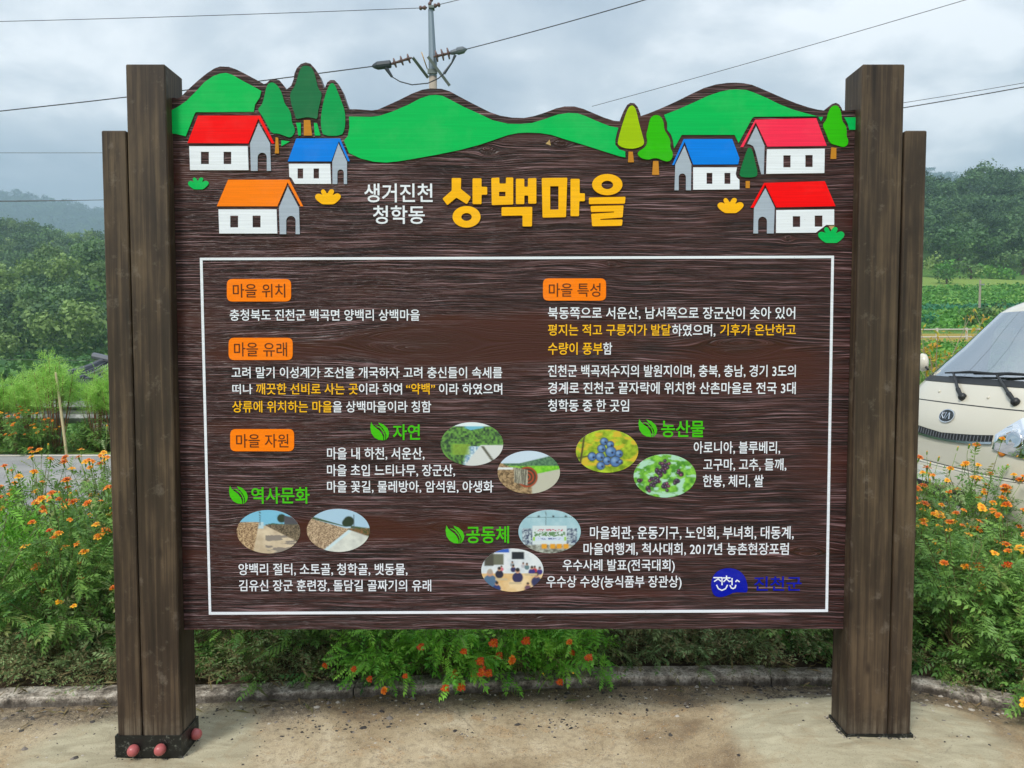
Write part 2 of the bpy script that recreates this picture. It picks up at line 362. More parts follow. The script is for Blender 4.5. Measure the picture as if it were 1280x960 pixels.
HILLS = [[(211, 139.5), (217, 137), (225, 132.5), (234, 126), (245, 115), (256, 103), (266, 96), (275, 92.5), (283, 91.5), (291, 94), (303, 101), (320, 110), (327, 114), (325, 122), (319, 131), (317.5, 140), (245, 140.5), (243.5, 143), (232.5, 170.6), (220, 167.5), (212, 167)],
 [(436.4, 146), (465, 146.4), (475, 145), (490, 140), (510, 131.5), (525, 123.5), (537, 119.5), (545, 119), (553, 120), (563, 125), (580, 134), (600, 143), (615.6, 150.5), (635, 155), (650, 155.3), (665, 154), (680, 149.5), (697, 143.5), (710, 141.5), (722, 142), (732, 145.5), (748, 152.5), (762, 158), (773, 160), (771, 166), (769, 175), (769, 181), (774, 187), (781.5, 189.5), (781.5, 197), (774, 195.5), (755, 189.5), (730, 181.5), (705, 174), (690, 169), (675, 166.5), (660, 166), (648, 166.5), (635, 169), (615, 176), (600, 181), (576, 187.5), (545, 193.8), (517, 198.8), (498, 201.9), (482.5, 203.4), (467, 202.3), (451, 198.4), (436.4, 191.4), (430, 176), (435, 170.3), (437, 159.4)],
 [(830, 143.8), (847.5, 137), (870, 127), (885, 120), (900, 115), (912, 112.5), (920, 112), (932.5, 112.8), (941, 115.6), (957.5, 122.5), (973.8, 130.6), (990, 137), (1007.5, 142), (1021, 145.6), (942.5, 146.3), (940, 148), (923, 178.8), (918, 168.8), (852, 168.8), (842.5, 185.6), (841, 176), (838.8, 168.8), (833.8, 162.5), (833.8, 153.8)],
 [(1055, 146.9), (1071, 146.9), (1070, 162.5), (1061.3, 162.5), (1059.4, 155)], [(1022.5, 146.3), (1028.5, 146.3), (1026, 151.9)], [(352, 175.6), (362.8, 177), (352, 183)],
 [(370.2, 153.7), (376.2, 153.7), (376.2, 169.6), (373, 169.6), (371.8, 160)], [(392.6, 153.7), (396.5, 154.3), (400.8, 169.6), (393.7, 169.6)]]
for h in HILLS: picture('painted_hill', [('green', [h], PH)])
TREES = [('midgreen', [(341, 103), (346, 106), (351, 113), (354, 122), (356, 130), (362, 137), (364.5, 145), (365, 153), (369, 161), (368, 168), (363, 172.5), (356, 170), (348, 167), (340, 167), (335, 158), (328, 145), (322, 137), (328, 131), (331, 120), (333, 110), (336, 104.5)], [(344.8, 171.7), (348, 172.5), (349, 192), (343.8, 192), (344.4, 183.4)]),
 ('darkgreen', [(377, 84), (382, 82), (389, 84), (393, 91), (396, 103), (398, 111), (403, 117), (400, 130), (398, 138), (397, 149.5), (391.5, 147.7), (384.4, 146.6), (377.8, 147.7), (370, 149.5), (368.5, 142), (366, 135.6), (364, 129), (362.5, 117), (368, 109.4), (370.7, 102.8), (373.5, 91.9)], [(380, 150.4), (388, 150.4), (390.4, 169.6), (380, 169.6)]),
 ('midgreen', [(414, 104), (418, 105), (422, 114), (427, 127), (431, 138), (432, 150), (431, 162), (427, 170), (405, 170), (402, 163), (401, 150), (403, 135), (406, 122), (410, 110)], None),
 ('lime', [(789.4, 131.5), (793, 133.8), (795.6, 140), (798.8, 155), (803.8, 172.5), (805.3, 178.8), (803, 182.5), (796, 185.3), (788.8, 186.3), (778.8, 185), (772.5, 181.3), (772, 177.5), (775, 165), (780, 148.8), (785, 135)], [(785.6, 189.8), (790.9, 189.8), (792.3, 203), (785, 203)]),
 ('leafgreen', [(820, 143.8), (825.6, 145.6), (829.4, 152.5), (830, 162.5), (835, 170), (837.8, 176.3), (837.5, 185), (841, 191.3), (840, 198.8), (835, 202.5), (827.5, 200.6), (822.5, 198), (816.3, 198), (810, 200), (801.3, 198), (796.3, 193), (798.8, 188.8), (806.3, 184.4), (809.4, 177.5), (807.5, 168.8), (810, 160), (811.9, 150), (815, 145.6)], [(816.3, 201.5), (822.8, 201.5), (823.8, 218.8), (815, 218.8)]),
 ('pine', [(936, 184.4), (940, 186.9), (943, 200), (947.3, 217.5), (943.8, 221.9), (926.3, 221.9), (923.8, 217.5), (928.8, 201.3), (933.8, 186.9)], [(931.9, 226.5), (937, 226.5), (936.9, 235.3), (931.9, 235.3)]),
 ('leafgreen', [(1043, 131.9), (1047.5, 133), (1051, 140), (1051.9, 151.3), (1056.9, 157.5), (1058, 163.8), (1057.5, 170), (1060.3, 176.3), (1058.8, 181.9), (1053.8, 184.4), (1046.3, 181.9), (1036.9, 179.4), (1032.5, 167.5), (1027.5, 156.3), (1033, 150), (1034.4, 142.5), (1038, 134.4)], [(1038.8, 184.4), (1045, 185), (1045, 198.8), (1037.8, 198.8)])]
for (k, cr, tr) in TREES: picture('painted_tree', [(k, [smooth_poly(cr, 1)], PH)] + ([('tan', [tr], PH)] if tr else []))
def rect(x0, y0, x1, y1): return [(x0, y0), (x1, y0), (x1, y1), (x0, y1)]
def arch(x0, x1, yt, yb):
    c, r = (x0 + x1) / 2, (x1 - x0) / 2
    return [(x1, yb)] + [(c + r * math.cos(a), yt + r - r * math.sin(a)) for a in [math.pi * k / 8 for k in range(9)]] + [(x0, yb)]
def house(roofc, roof, gable, wall, wins, ac=None, **kw):
    picture('painted_house', [(roofc, [roof], PH), ('grey', [gable], PH), ('white', [wall] + [rect(*w) for w in wins], PH)], **kw)
house('red', [(248, 144.8), (325.6, 144.8), (343.3, 179.3), (340, 179.6), (323.2, 148.3), (310.8, 179.5), (234.8, 179)], [(323.5, 153.8), (337.8, 179.4), (339, 213.8)] + arch(322.3, 333.8, 191, 213.8) + [(314, 213.8), (313, 179.4)],
      [(236.9, 183), (310, 183), (311, 212.8), (238, 212.8)], [(251.5, 190, 261.5, 205.3), (279.8, 190, 289.4, 205.3)])
house('blue', [(370.6, 173.3), (425.3, 173.3), (437.5, 201.4), (435, 201.9), (423.8, 176.4), (414.4, 201.9), (360, 201.9)], [(423.4, 179.5), (433.9, 202.2), (433.9, 230.3)] + arch(421.9, 430, 212, 230.3) + [(415.9, 230.3), (415.6, 202.2)],
      [(361.3, 205), (413, 205), (414, 230), (368.8, 230), (364.4, 222.5), (362, 221.3)], [(372.2, 210.8, 379.2, 223.3), (392.2, 210.8, 399, 223.3)])
house('orange', [(285.5, 224.8), (362, 224.8), (379.2, 258), (376, 258), (359.7, 228), (346.9, 258), (271.4, 258)], [(360, 233.4), (374, 260), (375, 292.8)] + arch(358, 369.8, 270, 292.8) + [(350, 292.8), (349, 260)],
      [(273.4, 261.9), (346, 261.9), (346.9, 292), (274.5, 292)], [(288.1, 269.7, 298, 284.4), (316, 269.7, 326, 284.4)])
house('blue', [(854.4, 174), (915, 174), (924, 198), (922.5, 205.6), (866.3, 205.9), (855.6, 177.5), (842.5, 206.3), (840, 206.3)], [(855.4, 182.5), (864, 205.6), (863.5, 238)] + arch(848.2, 857.3, 217, 238) + [(843, 238), (844, 205.6)],
      [(866.3, 209.4), (921, 209.4), (919.4, 217.5), (920.6, 221.9), (924, 224.8), (924, 236.9), (866.3, 237.3)], [(883, 216.3, 890.3, 230), (905.3, 216.3, 912.8, 230)])
house('rose', [(943.8, 149.8), (1020, 148), (1033, 182.5), (958.8, 183.5), (944.4, 153), (928.8, 184), (925.3, 184)], [(944.8, 158), (955.4, 182.5), (954.4, 218), (951.3, 218), (943.8, 188.8), (941.3, 183), (936.9, 180.6), (933.8, 180.3)],
      [(958.5, 186.9), (1030.6, 186), (1030, 216.5), (957.5, 217.5)], [(978.8, 194.4, 988, 209.4), (1006.3, 194, 1015.6, 209)])
house('red', [(955, 228.8), (1030.6, 226.6), (1044, 257.9), (970, 259.4), (956.3, 231), (941.9, 259.8), (938, 259.8)], [(956.5, 235.6), (968, 259.4), (966.9, 291.9)] + arch(947.3, 958.5, 271, 291.9) + [(941.5, 291.9), (942.3, 260)],
      [(970, 262.8), (1042.3, 261.9), (1042.3, 281.3), (1032.5, 281.3), (1027.5, 285), (1019.4, 291), (969.8, 291.3)], [(990.6, 270.4, 1000, 283.8), (1018, 269.6, 1027.8, 283.5)])
TUFT = [(.0, .50), (.03, .36), (.12, .29), (.22, .33), (.30, .40), (.23, .22), (.24, .06), (.31, 0), (.38, .06), (.47, .34), (.56, .04), (.64, 0), (.72, .04), (.74, .18), (.66, .42), (.80, .29), (.91, .28), (1, .42), (.98, .6), (.86, .82), (.74, .97), (.68, 1.), (.32, 1.), (.26, .97), (.10, .78), (.02, .62)]
for k, (x0, y0, x1, y1) in (('green', (235.3, 221.9, 261.3, 236.9)), ('yellow', (394, 236.6, 426.4, 255.6)), ('yellow', (896.6, 247.5, 929.4, 266.5)), ('green', (1022.3, 283.8, 1055.3, 303.8))):
    picture('painted_tuft', [(k, [smooth_poly([(x0 + a * (x1 - x0), y0 + b * (y1 - y0)) for a, b in TUFT], 1)], PH)])
picture('bare_wood_chip', [('rawwood', [[(682, 180), (687, 174.5), (688.5, 182), (684.5, 180.5)]], .001)])
picture('bare_wood_chip', [('rawwood', [[(1035.5, 282), (1043.7, 282), (1039, 287.5)]], .0005)])
# ---- title, in heavy rounded letters
def tz(p): return [(540 + a / 4.923, 205 + b / 4.923) for a, b in p]
def tr_(x0, y0, x1, y1): return [(x0, y0), (x1, y0), (x1, y1), (x0, y1)]
TITLE = [[[[(122, 88), (180, 88), (178, 155), (240, 205), (215, 248), (150, 208), (95, 255), (65, 215), (122, 165)]], [[(250, 90), (305, 90), (305, 142), (340, 142), (340, 190), (305, 190), (305, 248), (250, 248)]], [ellipse(213, 326, 86, 66), ellipse(213, 327, 32, 24)]],
 [[[(365, 88), (415, 85), (415, 122), (455, 122), (455, 85), (500, 85), (500, 250), (368, 254)], tr_(413, 172, 452, 200)], [[(516, 92), (568, 92), (568, 142), (590, 142), (590, 90), (642, 88), (642, 245), (592, 245), (592, 195), (568, 195), (568, 248), (516, 248)]], [[(428, 268), (617, 265), (615, 385), (557, 385), (557, 318), (428, 320)]]],
 [[[(675, 88), (832, 86), (824, 328), (680, 331)], tr_(727, 138, 778, 282)], [[(852, 93), (908, 93), (908, 182), (940, 182), (940, 230), (906, 230), (904, 322), (852, 322)]]],
 [[ellipse(1078, 128, 93, 65), ellipse(1078, 130, 36, 26)], [[(965, 208), (1190, 203), (1186, 245), (965, 248)]], [[(975, 260), (1178, 256), (1172, 330), (1035, 339), (1035, 345), (1172, 343), (1168, 381), (985, 384), (979, 308), (1120, 299), (1120, 293), (978, 297)]]]]
for syl in TITLE:
    picture('title_letter', [('yellow', [tz(s) if len(s) > 30 or i else tz(round_poly(s, 7)) for i, s in enumerate(g)], .005) for g in syl])
# ---- frame line, tags, printed lines
picture('border_line', [('white', [[(250, 322.3), (1042.3, 319.6), (1034.8, 764.8), (261.3, 768.2)], [(253.4, 325.4), (1039, 322.8), (1031.6, 761.6), (264.2, 765)]], .002)])
TXT = []
def text_line(s, x0, x1, y0, y1, mk='white', off=.011, base=0., name='text_line'):
    TXT.append((s, x0, x1, y0, y1, mk, off, base, name))
def flush_text():
    cus = []
    for q in TXT:
        cu = bpy.data.curves.new('lettering', 'FONT'); cu.body = q[0]; cu.offset = q[6]; cu.resolution_u = 3; o = bpy.data.objects.new('lettering', cu); COL.objects.link(o); cus.append(o)
    bpy.context.view_layer.update()
    for o, q in zip(cus, TXT):
        me = o.to_mesh(); v = np.zeros(len(me.vertices) * 3); me.vertices.foreach_get('co', v); v = v.reshape(-1, 3); f = [tuple(p.vertices) for p in me.polygons]; o.to_mesh_clear(); place_text(v, f, *q)
    for o in cus: cu = o.data; bpy.data.objects.remove(o); bpy.data.curves.remove(cu)
def place_text(v, f, s, x0, x1, y0, y1, mk, off, base, name):
    a, b = v[:, :2].min(0), v[:, :2].max(0); A, B = bp(x0, y1), bp(x1, y0)
    v[:, 0] = A[0] + (v[:, 0] - a[0]) / (b[0] - a[0]) * (B[0] - A[0]); v[:, 1] = A[1] + (v[:, 1] - a[1]) / (b[1] - a[1]) * (B[1] - A[1])
    v[:, 2] = .0012 + base
    return on_board(v, f, name, FM[mk], 0, board)
for (box, s, t4) in (((283.8, 348.8, 364, 376.9), '마을 위치', (291.5, 356.6, 354.8, 372)), ((286, 422.2, 366, 450), '마을 유래', (293, 358.8, 428, 445.5)), ((288, 536.3, 367.8, 564), '마을 자원', (295.6, 360.6, 542.4, 559.4)), ((678.7, 348, 757.5, 375.8), '마을 특성', (686, 750.5, 354, 371))):
    picture('heading_tag', [('orange', [round_poly(rect(*box), 7)], .002)]); text_line(s, *t4, 'brown', .004, .0016)
for a in (('충청북도 진천군 백곡면 양백리 상백마을', 287.5, 524.7, 386.6, 401), ('고려 말기 이성계가 조선을 개국하자 고려 충신들이 속세를', 289.7, 627.8, 458.5, 472.8), ('떠나', 290.6, 315.6, 480, 492.6), ('깨끗한 선비로 사는 곳', 320.3, 447.5, 479, 493.2, 'textgold'), ('이라 하여', 448.8, 502.5, 479, 493.2),
          ('“약백”', 507.8, 543.8, 479, 493, 'textgold'), ('이라 하였으며', 548.8, 627.8, 479, 493.2), ('상류에 위치하는 마을', 290.6, 415, 501, 515.6, 'textgold'), ('을 상백마을이라 칭함', 416, 539, 501, 515.6), ('마을 내 하천, 서운산,', 409, 530.6, 559.2, 575.2), ('마을 초입 느티나무, 장군산,', 409, 568.8, 580.4, 596),
          ('마을 꽃길, 물레방아, 암석원, 야생화', 409, 616.6, 600.8, 616.4), ('양백리 절터, 소토골, 청학골, 뱃동물,', 298.4, 509.4, 704, 719.6), ('김유신 장군 훈련장, 돌담길 골짜기의 유래', 298.8, 539, 724.4, 739.8), ('마을회관, 운동기구, 노인회, 부녀회, 대동계,', 737.4, 992.2, 657.6, 674.6), ('마을여행계, 척사대회, 2017년 농촌현장포럼', 729.3, 986, 678.4, 694.4),
          ('우수사례 발표(전국대회)', 703.3, 843.5, 699, 715.8), ('우수상 수상(농식품부 장관상)', 683, 852, 719.4, 736.8), ('북동쪽으로 서운산, 남서쪽으로 장군산이 솟아 있어', 685, 994, 383.6, 399.6), ('평지는 적고 구릉지가 발달', 685, 838.5, 405.2, 419.6, 'textgold'), ('하였으며,', 839.8, 894.3, 405.2, 421), ('기후가 온난하고', 899.9, 994.7, 405, 419.4, 'textgold'),
          ('수량이 풍부', 685, 753.2, 428, 443.4, 'textgold'), ('함', 753.9, 765.3, 428, 443.2), ('진천군 백곡저수지의 발원지이며, 충북, 충남, 경기 3도의', 685, 994.7, 456, 472), ('경계로 진천군 끝자락에 위치한 산촌마을로 전국 3대', 685, 994.7, 477.5, 492.6), ('청학동 중 한 곳임', 685, 786.3, 499.2, 514.6), ('아로니아, 블루베리,', 867, 975.3, 551.6, 567.8), ('고구마, 고추, 들깨,', 878.9, 983, 573, 588.8),
          ('한봉, 체리, 쌀', 878.4, 954.4, 593.4, 609.6), ('생거진천', 455.5, 540.8, 229.4, 253, 'white', .013), ('청학동', 466.3, 531, 257, 280, 'white', .013), ('자연', 491, 525, 530.3, 550, 'textgreen', .018), ('역사문화', 314.4, 386.9, 608.8, 629.6, 'textgreen', .018), ('공동체', 583, 636.3, 657.4, 679, 'textgreen', .018), ('농산물', 826.4, 880.5, 525.4, 546.6, 'textgreen', .018), ('진천군', 942.2, 1002, 720.4, 738.2, 'logoblue', .014)):
    text_line(*a)
flush_text()
LEAF = [[(7, 0), (0, 45), (8, 95), (35, 135), (70, 155), (112, 160), (112, 135), (100, 105), (75, 72), (45, 50), (20, 25)], [(68, 5), (110, 20), (148, 55), (162, 95), (155, 130), (132, 158), (139, 120), (129, 90), (104, 50), (79, 25)], [(38, 28), (80, 52), (108, 85), (121, 120), (119, 158), (127, 158), (130, 118), (116, 82), (90, 48), (60, 32)]]
for (x, y) in ((463, 527.5), (286.5, 607), (557, 656.5), (798, 523.5)): picture('leaf_symbol', [('textgreen', [[(x + a / 6.9, y + b / 7.) for a, b in s]], .0015) for s in LEAF])
def lz(p): return [(860 + a / 6.4, 690 + b / 6.4) for a, b in p]
pcs = [('logoblue', [smooth_poly(lz([(183, 250), (200, 190), (245, 145), (320, 125), (395, 140), (445, 180), (472, 240), (478, 322), (440, 322), (370, 320), (320, 345), (260, 363), (208, 350), (188, 300)]), 1)], .0015)]
k = 0
for st in ([(205, 204), (270, 204)], [(210, 234), (240, 214), (262, 232)], [(271, 204), (271, 262)], [(228, 264), (242, 292), (270, 305), (300, 292), (314, 264)], [(280, 206), (336, 206)], [(307, 190), (307, 204)], [(284, 236), (307, 214), (330, 236)], [(351, 210), (351, 262)], [(334, 232), (350, 232)], [(335, 266), (345, 286), (360, 291), (375, 284), (381, 264)], [(380, 236), (392, 224), (409, 236)]):
    for a, b in zip(st[:-1], st[1:]):
        A, B = Vector(a), Vector(b); d = (B - A).normalized(); n = Vector((-d.y, d.x)) * 4.8; A -= d * 2.5; B += d * 2.5; k += 1
        pcs.append(('white', [lz([(q.x, q.y) for q in (A + n, B + n, B - n, A - n)])], .0018 + k * .00005))
picture('emblem', pcs)

# ---- printed oval photographs: colours printed on flat ovals
def C(*c): return np.array(lin(*c))
def photo_mesh(cx0, cy0, cx1, cy1, fn):
    nr, ns = 44, 132; r = np.linspace(0, 1, nr); a = np.arange(ns) * 2 * np.pi / ns
    U = (r[:, None] * np.cos(a)).ravel(); V = (r[:, None] * np.sin(a)).ravel()
    col = np.clip(fn(U, V), 0, 1) ** 1.18 * .95 + .012
    A, B = bp(cx0, cy1), bp(cx1, cy0)
    X = (A[0] + B[0]) / 2 + U * (B[0] - A[0]) / 2; Z = (A[1] + B[1]) / 2 + V * (B[1] - A[1]) / 2
    f = [(i * ns + k, i * ns + (k + 1) % ns, (i + 1) * ns + (k + 1) % ns, (i + 1) * ns + k) for i in range(nr - 1) for k in range(ns)]
    n = len(X); ang = np.arange((nr - 1) * ns, nr * ns)
    X2, Z2 = X[ang], Z[ang]; f += [((nr - 1) * ns + k, (nr - 1) * ns + (k + 1) % ns, n + (k + 1) % ns, n + k) for k in range(ns)]
    v = np.concatenate([np.stack([X, Z, np.full(n, .0018)], 1), np.stack([X2, Z2, np.zeros(ns)], 1)])
    col = np.concatenate([col, np.full((ns, 3), .7)])
    on_board(v, f, 'photo_print', MPRINT, 0, board, col=col)
_t = NT('printed_photo'); MPRINT = _t.fin(_t.attr('tint'), .35, spec=.35)
def lay(c, m, col): m = np.clip(m, 0, 1)[:, None]; return c * (1 - m) + col * m
def st(x, w=.04): return np.clip(x / w + .5, 0, 1)
def circ(c, U, V, x, y, r, col, asp=1.43, hi=None):
    d = np.hypot((U - x) * asp, V - y); c = lay(c, st(r - d, .05), col)
    return lay(c, st(r * .4 - np.hypot((U - x) * asp + r * .3, V - y - r * .3), r * .6) * .6, hi) if hi is not None else c
def fields(U, V, s, seed, a, b): n = fbm(U * s * 1.4, V * s, seed); n = np.clip((n - .3) * 2.5, 0, 1)[:, None]; return a * (1 - n) + b * n
def ph_nature(U, V):
    c = fields(U, V, 11, 3, C(46, 74, 62), C(120, 172, 84)); c = lay(c, st(V - .55 - .25 * np.abs(U) - .2 * fbm(U * 6, V, 5)) * st(.3 - np.abs(U - .08), .1), C(120, 190, 215)); c = lay(c, st(V - .82), C(225, 238, 245))
    c = lay(c, st(.22 - np.abs(U + .05 - .2 * (V + .9)), .1) * st(-.1 - V), fields(U, V, 14, 9, C(120, 160, 196), C(214, 232, 240))); c = lay(c, st(.28 - np.abs(U + .35), .1) * st(.0 - V) * st(V + .5) * .7, C(150, 180, 70))
    q = st(U - .25 + (V + .1) * -.55) * st(-.05 - V); c = lay(c, q, C(214, 218, 220)); return lay(c, st(.05 - np.abs(U - .33 - (V + .1) * -.5), .04) * st(-.1 - V), C(110, 110, 100))
def ph_wheel(U, V):
    c = fields(U, V, 9, 13, C(90, 140, 60), C(150, 205, 80)); c = lay(c, st(V - .3), fields(U, V, 16, 2, C(70, 110, 90), C(110, 150, 118))); c = lay(c, st(V - .42 - .35 * np.clip(U + .3, 0, 1)), C(205, 222, 240))
    c = lay(c, st(U - .1) * st(.3 - V) * st(V + .3), fields(U, V, 12, 5, C(110, 190, 40), C(150, 215, 70))); c = lay(c, st(-.15 - V + .3 * U) * st(U + .0), C(196, 196, 184)); c = lay(c, st(-.1 - V - .6 * U) * st(.1 - U), fields(U, V, 16, 8, C(110, 90, 68), C(190, 164, 130)))
    d = np.hypot((U + .05) * 1.43, V + .22); c = lay(c, st(.48 - d), C(84, 66, 54)); 
    for r in (.44, .28, .13): c = lay(c, st(.035 - np.abs(d - r), .03), C(176, 84, 52))
    c = lay(c, st(.5 - np.abs(U + .25) * 2.3) * st(.1 - V - .3 * U) * st(V + .62 + .3 * U), fields(U * 3, V * .4, 9, 4, C(96, 92, 84), C(186, 184, 170))); return lay(c, st(.05 - np.abs(V - .18), .03) * st(-.5 - U), C(225, 230, 235))
def ph_blue(U, V):
    c = fields(U, V, 4, 21, C(120, 150, 20), C(190, 214, 60)); c = lay(c, st(fbm(U * 3, V * 5, 3) - .6, .1), C(214, 190, 60)); c = lay(c, st(.03 - np.abs(U + .8 - .1 * V), .03), C(90, 80, 50)); c = lay(c, st(.03 - np.abs(V + .25 - .35 * (U + .7)), .03) * st(-.4 - U), C(90, 80, 50))
    for (x, y, r) in ((-.1, .45, .17), (.1, .3, .16), (-.18, .12, .18), (.12, -.03, .24), (.38, -.12, .17), (-.48, -.25, .19), (-.22, -.26, .2), (0, -.45, .19), (.27, -.48, .24), (-.2, -.68, .18), (.43, -.5, .1)):
        c = circ(c, U, V, x, y, r + .02, C(44, 62, 96)); c = circ(c, U, V, x, y, r - .015, C(92, 132, 186), hi=C(170, 200, 232)); c = circ(c, U, V, x + .05, y - .04, .05, C(40, 44, 80))
    return c
def ph_aronia(U, V):
    c = fields(U, V, 5, 31, C(80, 150, 50), C(150, 214, 84)); c = lay(c, st(fbm(U * 4, V * 5, 8) - .6, .1), C(180, 220, 200)); r0 = np.random.default_rng(5)
    for (x, y, s, n) in ((-.02, .5, .22, 14), (-.15, .15, .22, 16), (-.32, -.25, .25, 16), (-.55, -.6, .14, 7), (.5, .12, .16, 9), (.4, -.25, .16, 8), (.05, -.5, .18, 10), (-.8, -.2, .08, 4)):
        for k in range(n):
            a, rr = r0.uniform(0, 6.3), s * r0.uniform(.1, 1); X, Y = x + rr * math.cos(a) * .7, y + rr * math.sin(a)
            c = circ(c, U, V, X, Y, .085, C(40, 28, 52)); c = circ(c, U, V, X, Y, .055, C(88, 56, 96) if k % 4 else C(150, 70, 110), hi=C(176, 160, 190))
    return c
def ph_wall1(U, V):
    c = fields(U, V, 3, 41, C(196, 180, 158), C(222, 208, 186)); c = lay(c, st(V - .28), C(134, 196, 226)); c = lay(c, st(V - .25) * st(.42 - V - .1 * fbm(U * 8, V, 2)) * st(U), C(70, 110, 90)); c = lay(c, st(V - .15) * st(.45 - V) * st(.15 - np.abs(U + .3)), C(190, 214, 226))
    c = lay(c, st(fbm(U * 3, V * 9, 3) - .5, .05) * st(-.05 - V - .0 * U) * st(U + .1), C(150, 142, 136)); c = circ(c, U, V, .42, .62, .2, C(48, 66, 50))
    w = fields(U, V, 34, 6, C(112, 84, 62), C(216, 190, 156)); q = st(-.35 - U + .15 * V) * st(.45 - V); c = c * (1 - q[:, None]) + w * q[:, None]
    w = fields(U, V, 34, 7, C(74, 64, 54), C(150, 136, 116)); q = st(V - (.3 - .75 * (U + .1))) * st(.34 - V) * st(U + .1); c = c * (1 - q[:, None]) + w * q[:, None]
    c = lay(c, st(U - .5) * st(V - .34) * st(.75 - V - .3 * (U - .5)), C(90, 90, 100)); return lay(c, st(.012 - np.abs(U + .26), .02) * st(V - .3), C(80, 90, 90))
def ph_wall2(U, V):
    c = fields(U, V, 3, 51, C(196, 200, 198), C(222, 226, 222)); c = lay(c, st(V - .12 + .0 * U), C(176, 206, 230)); c = lay(c, st(V - .02) * st(.3 - .2 * np.abs(U) - V) * st(U - .4), C(80, 100, 70)); c = circ(c, U, V, .34, .42, .24, C(38, 60, 44)); c = circ(c, U, V, .25, .35, .18, C(44, 66, 48))
    w = fields(U, V, 34, 16, C(120, 98, 78), C(214, 192, 166)); q = st(.25 - .5 * (U + .9) * .9 - (V - .35)) * st(-.1 + V * .75 + .62 - (U + .0) * .85 - .2) ; q = st((V + 1.0) * .85 - (U + .55)) * st(.62 - .42 * (U + 1) - V)
    c = c * (1 - q[:, None]) + w * q[:, None]; c = lay(c, st(.07 - np.abs((V + 1.0) * .85 - (U + .48)), .05) * st(.1 - V), C(206, 226, 236)); c = lay(c, st(V + .3 - .5 * (1 - U)) * st(.1 - V) * st(U - .3), fields(U, V, 20, 3, C(70, 90, 50), C(150, 110, 80)))
    c = lay(c, st(V - (.6 - .35 * (U + 1))) * st(.72 - .42 * (U + 1) - V) * st(.2 - U), C(64, 92, 56)); return lay(c, st(.012 - np.abs(U - .5), .02) * st(V - .05) * st(.75 - V), C(90, 100, 110))
def ph_group(U, V):
    c = fields(U, V, 3, 61, C(164, 200, 214), C(184, 214, 226)); c = lay(c, st(.012 - np.abs(V - .66 - .0 * U), .02), C(110, 140, 150)); c = lay(c, st(.012 - np.abs(U + .12), .02) * st(V - .3), C(120, 140, 150))
    for x in (-.35, .12, .52): c = circ(c, U, V, x, .7, .05, C(70, 86, 96))
    c = lay(c, st(-.5 - V), fields(U, V, 10, 4, C(110, 110, 104), C(190, 196, 190))); p = fields(U, V, 16, 5, C(60, 74, 110), C(200, 216, 226)); q = st(.15 - V) * st(V + .62) * st(np.abs(U) - .48) * st(.88 - np.abs(U)); c = c * (1 - q[:, None]) + p * q[:, None]
    c = lay(c, st(.27 - V) * st(V + .6) * st(.55 - np.abs(U)), C(214, 226, 232)); c = lay(c, st(fbm(U * 30, V * 20, 3) - .52, .05) * st(.045 - np.abs(V - .07)) * st(.45 - np.abs(U)), C(190, 70, 110)); c = lay(c, st(fbm(U * 22, V * 18, 7) - .5, .05) * st(.12 - np.abs(V + .13)) * st(.5 - np.abs(U)), C(110, 150, 110))
    c = lay(c, st(.09 - np.abs(V + .33)) * st(.5 - np.abs(U)), C(208, 222, 240)); c = lay(c, st(fbm(U * 30, V * 26, 9) - .52, .05) * st(.03 - np.abs(V + .33)) * st(.35 - np.abs(U)), C(70, 84, 150)); c = lay(c, st(.03 - np.abs(np.abs(U) - .5), .02) * st(.09 - np.abs(V + .33)), C(160, 210, 60))
    for x in (-.17, .1, .31, .53): c = lay(c, st(.085 - np.abs(U - x)) * st(.11 - np.abs(V + .68)), C(226, 168, 50))
    return c
def ph_indoor(U, V):
    c = fields(U, V, 3, 71, C(206, 216, 226), C(226, 232, 238)); c = lay(c, st(-.15 - V), fields(U, V, 3, 5, C(222, 190, 140), C(236, 214, 176))); c = lay(c, st(.2 - np.abs(U - .18)) * st(.17 - np.abs(V - .68)), C(34, 44, 62)); c = lay(c, st(.22 - np.abs(U + .5)) * st(.25 - np.abs(V - .5)), C(120, 124, 110)); c = lay(c, st(V - .82) * st(-.1 - U), C(60, 110, 200)); c = lay(c, st(V - .2) * st(.9 - V) * st(.15 - np.abs(U + .75)), C(90, 90, 84))
    for (x, y, s, cc) in ((-.35, .1, .10, (214, 120, 140)), (0, .3, .1, (150, 160, 170)), (.35, .25, .1, (190, 190, 200)), (.47, .2, .12, (110, 140, 150)), (.03, .1, .13, (60, 60, 110)), (.72, .05, .13, (190, 50, 70)), (.88, 0, .14, (70, 60, 140)), (.63, .0, .17, (64, 60, 140)), (-.42, -.08, .2, (44, 46, 74)), (.17, -.2, .26, (58, 56, 104)), (-.72, -.35, .34, (92, 124, 156)), (.78, -.4, .26, (60, 66, 110)), (-.5, -.75, .2, (50, 70, 130)), (.5, -.75, .16, (120, 90, 110))):
        c = circ(c, U, V, x, y - s * .55, s * .95, C(*cc)); c = circ(c, U, V, x, y + s * .62, s * .42, C(206, 164, 140)); c = circ(c, U, V, x, y + s * .85, s * .36, C(52, 46, 50) if cc[0] != 92 else C(180, 170, 160))
    for (x, y) in ((-.35, -.42), (.1, -.6), (.6, -.2)): c = lay(c, st(.2 - np.abs(U - x)) * st(.05 - np.abs(V - y)), C(206, 190, 160))
    return c
